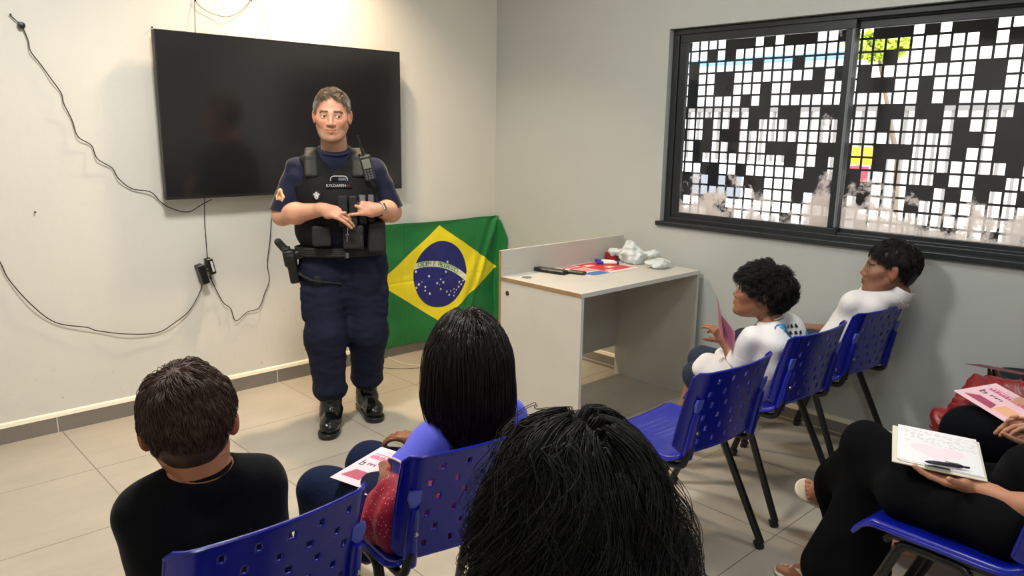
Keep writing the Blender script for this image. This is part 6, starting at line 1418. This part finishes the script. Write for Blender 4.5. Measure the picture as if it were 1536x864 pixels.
# her sandalled feet
def sandal_foot(p, heel, toe, upn, right, skin):
    """bare foot on a flat cream sandal"""
    d = nrm(toe-heel); n_ = nrm(upn-d*(np.asarray(upn)@d)); t = np.cross(d, n_); L_ = np.linalg.norm(toe-heel)
    F = Field(np.minimum(heel, toe)-0.09, np.maximum(heel, toe)+0.09, 0.0028)
    P = lambda a, b, c: heel+d*a*L_+t*b*right+n_*c
    F.rc(P(0.10, 0, 0.030), P(0.10, 0, 0.09), 0.028, 0.028, 0.03); F.rc(P(0.08, 0, 0.024), P(0.62, 0.008, 0.026), 0.026, 0.028, 0.02); F.rc(P(0.3, 0, 0.045), P(0.72, 0.004, 0.024), 0.026, 0.024, 0.03); F.rc(P(0.60, -0.014, 0.022), P(0.74, -0.016, 0.018), 0.020, 0.017, 0.02)
    for k, (b, a1, r_) in enumerate(((0.026, 0.97, 0.0125), (0.008, 0.96, 0.0088), (-0.006, 0.92, 0.0082), (-0.019, 0.87, 0.0078), (-0.031, 0.81, 0.0075))): F.rc(P(0.72, b*0.9, 0.018), P(a1, b, 0.014), r_*1.1, r_, 0.004)
    v, f = F.nets(); 
    ob('foot', npmesh('foot', v, f, M_skin, col=np.tile(np.array(skin[:3]), (len(v), 1))), p)
    M_cream = mat('cream_leather', srgb(226, 214, 190), 0.5)
    F = Field(np.minimum(heel, toe)-0.10, np.maximum(heel, toe)+0.10, 0.003)
    F.rc(P(0.06, 0, 0), P(0.06, 0, 0.001), 0.034, 0.034, 0.02); F.rc(P(0.06, 0, 0), P(0.90, 0, 0), 0.036, 0.046, 0.03); F.cut(P(0, 0, 0.003), n_); F.cut(P(0, 0, -0.009), -n_); v, f = F.nets()
    s_ = ob('sandal', npmesh('sandal', v, f, M_cream), p)
    MB().tube(spline([P(0.84, 0.016, 0.004), P(0.80, 0.010, 0.036), P(0.62, -0.012, 0.056), P(0.45, -0.034, 0.030), P(0.42, -0.038, 0.0)], 6), 0.0055, 8).build('strap', M_cream, s_, smooth=True)
    MB().tube(spline([P(0.82, 0.012, 0.034), P(0.62, 0.030, 0.046), P(0.45, 0.036, 0.022), P(0.43, 0.038, 0.0)], 6), 0.0055, 8).build('strap', M_cream, s_, smooth=True)
sandal_foot(pF, at(1262, 764, 1, -3.12), at(1205, 732, 1, -2.995), nrm(W(-0.5, -0.55, 0.75)), 1, srgb(176, 122, 92))
sandal_foot(pF, W(-1.42, -3.30, 0.012), W(-1.38, -3.07, 0.012), W(0, 0, 1), -1, srgb(176, 122, 92))
# clipboard, papers, pen
c00, c10, c11, c01 = fl(1338, 691, 0.628), fl(1482, 722, 0.618), fl(1506, 668, 0.632), fl(1392, 648, 0.640)
ex = nrm(c10-c00); ey = nrm((c01-c00)-ex*((c01-c00)@ex)); nz = np.cross(ex, ey); nz = nz if nz[2] > 0 else -nz; RC = np.stack([ex, ey, nz], 1); LX = np.linalg.norm(c10-c00); LY = float((c01-c00)@ey)
t = empty('clipboard', c00, 'pale clipboard with papers resting on the crossed leg of the person in black trousers', 'clipboard')
MB().box((0, 0, -0.004), (LX, LY, 0), R=RC, c=c00, bev=0.001).build('board', mat('pale_board', srgb(222, 216, 196), 0.6), t)
MB().box((LX*0.35, 0.0, 0.0), (LX*0.62, 0.016, 0.006), R=RC, c=c00, bev=0.002).build('clip', M_chrome, t)
M_pap = mat('paper_white2', srgb(240, 238, 242), 0.6)
t = empty('paper_sheets', c00+nz*0.003, 'white printed papers with a pale pink heart shape on the clipboard', 'paper')
MB().box((0.020, 0.010, 0.0008), (LX-0.006, LY+0.004, 0.0030), R=RC@rotZ(0.010), c=c00).build('lower_sheet', M_pap, t)
MB().box((0.012, 0.016, 0.0032), (LX-0.016, LY+0.006, 0.0044), R=RC@rotZ(-0.012), c=c00).build('top_sheet', M_pap, t)
mb = MB()
rg = np.random.default_rng(5)
for k in range(9):
    y_ = LY*0.93-0.009*k*1.1; x_ = 0.03
    if y_ < 0.05: break
    while x_ < LX*0.92:
        w_ = 0.006+0.012*rg.random()
        if rg.random() < 0.6: mb.box((x_, y_, 0.0044), (x_+w_, y_+0.0018, 0.0047), R=RC@rotZ(-0.012), c=c00)
        x_ += w_+0.006
mb.build('text_lines', mat('faint_print', srgb(176, 178, 190), 0.7), t)
hx = [(0.5*LX+0.07*16*math.sin(a)**3/16, 0.42*LY+0.055*(13*math.cos(a)-5*math.cos(2*a)-2*math.cos(3*a)-math.cos(4*a))/16) for a in np.linspace(0, 2*math.pi, 40)[:-1]]
MB().prism([c00+RC@V3(a, b, 0.0044) for a, b in hx[::-1]], nz*0.00025).build('pink_shape', mat('pale_pink_print', srgb(243, 224, 234), 0.6), t)
pp0, pp1 = c00+RC@V3(LX*0.36, 0.014, 0.013), c00+RC@V3(LX*0.78, 0.030, 0.013); d = nrm(pp1-pp0)
t = empty('pen', pp0, 'dark transparent ballpoint pen clipped at the near edge of the clipboard', 'pen')
MB().lathe([(0.001, -0.004), (0.0045, 0.006), (0.0055, 0.02), (0.0055, 0.085), (0.004, 0.09)], pp0, d, 14).build('barrel', mat('dark_pen', srgb(30, 34, 52), 0.25), t, smooth=True)
MB().lathe([(0.003, 0.09), (0.003, 0.105), (0.002, 0.108)], pp0, d, 10).build('push_button', M_black, t, smooth=True)
MB().tube([pp0+d*0.082+nz*0.006, pp0+d*0.045+nz*0.0085], 0.0016, 6).build('pen_clip', M_chrome, t, smooth=True)

# --- person holding pink leaflet (right edge)
fw = nrm(V3(0.05, 1, 0)); rr = V3(fw[1], -fw[0], 0); nb = W(-0.80, -3.98, 1.05)
wl_, wr_ = fl(1552, 668, 0.60), fl(1556, 610, 0.66)
J = dict(nb=nb, che=W(-0.82, -3.90, 0.82), pel=W(-0.86, -3.78, 0.545), shR=nb+W(0.17, 0.02, -0.06), shL=nb+W(-0.17, 0.02, -0.06), elR=W(-0.62, -3.82, 0.66), wrR=wr_, elL=W(-0.99, -3.86, 0.66), wrL=wl_,
         hipL=W(-0.95, -3.74, 0.54), hipR=W(-0.77, -3.74, 0.54), knL=at(1452, 642, 0, -0.97), anL=W(-0.99, -3.36, 0.09), knR=at(1478, 622, 0, -0.78), anR=W(-0.76, -3.36, 0.09))
pG = figure('person in dark trousers at the right edge holding the bright pink leaflet with both hands', (-0.86, -3.68, 0), J, 0.95, srgb(190, 140, 112), orient((-0.2, 1), 0.2), nb+W(0, 0.03, 0.16), 0.98, fw, child=False,
  hands=(dict(side='L', d=nrm(fl(1508, 640, 0.625)-wl_), n=nrm(W(0.1, 0.5, 0.5)), thumb=-1, curls=((0.8, 0.9, 0.6), (0.9, 0.9, 0.6), (1.0, 0.9, 0.6), (1.1, 0.9, 0.6)), s=0.85), dict(side='R', d=nrm(fl(1510, 598, 0.66)-wr_), n=W(0, -0.2, -1), thumb=-1, curls=((0.3, 0.3, 0.2), (0.4, 0.4, 0.3), (0.5, 0.5, 0.3), (0.6, 0.5, 0.3)), s=0.85)))
scalp_hair(nb+W(0, 0.03, 0.16), orient((-0.2, 1), 0.2), 0.98, pG, M_hair_brn, 4000, 0.10, 26, lift=0.012, capoff=0.01, fringe=0.05, side=-0.03, nape=-0.08, sag=0.5)
M_navy2 = mat('dark_navy_knit', srgb(12, 15, 24), 0.9, spec=0.12, bump=0.2, bscale=40)
tshirt(pG, J, 0.97, fw, M_navy2, inf=0.014, seed=23, long=True, name='sweater', thick=1.05); trousers(pG, J, 0.95, fw, mat('black_trousers', srgb(7, 9, 14), 0.9, spec=0.12, bump=0.2, bscale=30), inf=0.014)
q0, q1, q2 = fl(1429, 586, 0.690), fl(1536, 616, 0.665), fl(1500, 655, 0.60)
leaflet('pink_leaflet', at(1430, 586, 2, 0.665), nrm(fl(1512, 636, 0.635)-fl(1430, 586, 0.665)), nrm(fl(1500, 596, 0.665)-fl(1430, 586, 0.665)), 'bright pink printed leaflet held with both hands at the right edge', w_=0.25, h_=0.17)
# red bag on the lap
F = Field(W(-1.15, -3.62, 0.45), W(-0.55, -3.2, 0.75), 0.005)
A_, B_, C_, D_ = at(1420, 632, 0, -0.90), at(1500, 640, 0, -0.90), at(1470, 590, 0, -0.72), at(1525, 602, 0, -0.72)
F.rc(A_-W(0,0,0.01), B_-W(0,0,0.01), 0.040, 0.050, 0.08); F.rc(C_, D_, 0.035, 0.04, 0.08); F.rc(A_, C_, 0.022, 0.030, 0.08); F.rc(B_, D_, 0.040, 0.04, 0.08); F.rc((A_+B_)/2, (C_+D_)/2, 0.05, 0.05, 0.08); F.wrinkle(0.007, 75, 33, (1, 1, 0.5)); F.wrinkle(0.003, 150, 34); v, f = F.nets(); v = smoothv(v, f, 1)
ob('bag', npmesh('red_bag', v, f, mat('red_nylon', srgb(120, 8, 16), 0.35, bump=0.3, bscale=30)), label='crumpled red bag lying on the lap under the bright pink leaflet', cat='bag')

# --- person furthest right
fw = nrm(V3(0.0, 1, 0)); rr = V3(fw[1], -fw[0], 0); nb = W(-0.30, -3.92, 1.05)
J = dict(nb=nb, che=W(-0.30, -3.86, 0.82), pel=W(-0.30, -3.76, 0.545), shR=nb+W(0.17, 0.02, -0.06), shL=nb+W(-0.17, 0.02, -0.06), elR=W(-0.10, -3.74, 0.68), wrR=W(-0.22, -3.56, 0.67), elL=W(-0.46, -3.78, 0.64), wrL=at(1530, 585, 0, -0.50),
         hipL=W(-0.39, -3.72, 0.55), hipR=W(-0.22, -3.72, 0.55), knL=at(1490, 594, 0, -0.40), anL=W(-0.40, -3.32, 0.09), knR=at(1510, 580, 0, -0.20), anR=W(-0.18, -3.32, 0.09))
pH = figure('person in dark navy clothes at the far right edge holding the dark red leaflet', (-0.28, -3.68, 0), J, 0.95, srgb(150, 104, 84), orient((-0.3, 1), 0.2), nb+W(0, 0.03, 0.16), 0.98, fw, child=False,
  hands=(dict(side='L', d=nrm(at(1478, 570, 0, -0.48)-J['wrL']), n=W(0, 0.2, 1), thumb=-1, curl=(0.5, 0.5, 0.4), s=0.85), dict(side='R', d=nrm(W(-0.5, 0.6, 0.1)), n=W(0, 0, 1), thumb=1, curl=(0.6, 0.5, 0.4), s=0.85)))
scalp_hair(nb+W(0, 0.03, 0.16), orient((-0.3, 1), 0.2), 0.98, pH, M_hair_blk, 4000, 0.05, 27, lift=0.010, capoff=0.008, fringe=0.05, side=-0.02, nape=-0.07, sag=0.4)
tshirt(pH, J, 0.97, fw, M_navy2, inf=0.014, seed=24, long=True, name='sweater', thick=1.05); trousers(pH, J, 0.97, fw, mat('dark_navy_trousers', srgb(10, 16, 26), 0.9, bump=0.2, bscale=30), inf=0.016)
q = at(1470, 546, 0, -0.46); e1 = nrm(at(1536, 556, 0, -0.30)-q)
leaflet('dark_red_leaflet', q, nrm(at(1560, 563, 0, -0.52)-q), nrm(at(1536, 548, 0, -0.20)-q)*-1, 'dark red leaflet seen from its underside at the far right edge', w_=0.21, h_=0.10, kind='plain', base=srgb(96, 30, 48))
t = empty('shoulder_bag', at(1530, 600, 0, -0.60), 'black bag with a small white and red tag at the far right edge', 'bag')
c_ = at(1540, 606, 0, -0.56); F = Field(c_-0.16, c_+0.16, 0.005); F.el(c_, (0.09, 0.10, 0.045), None, 0.02); F.wrinkle(0.003, 50, 3); v, f = F.nets(); ob('body', npmesh('bagbody', v, f, mat('black_nylon_bag', srgb(18, 20, 24), 0.7, bump=0.2, bscale=120)), t)
c_ = at(1533, 602, 0, -0.66); rH, fH = frame_to_cam((-0.6, -3.6)); RH = np.stack([rH, fH, V3(0, 0, 1)], 1)
MB().box((-0.014, 0, -0.016), (0.014, 0.003, 0.016), R=RH, c=c_).build('tag', mat('tag_white', srgb(215, 210, 205), 0.6), t)
MB().box((-0.012, 0.003, -0.013), (0.012, 0.0036, -0.003), R=RH, c=c_).build('tag_stripe', mat('tag_red', srgb(190, 70, 60), 0.6), t)
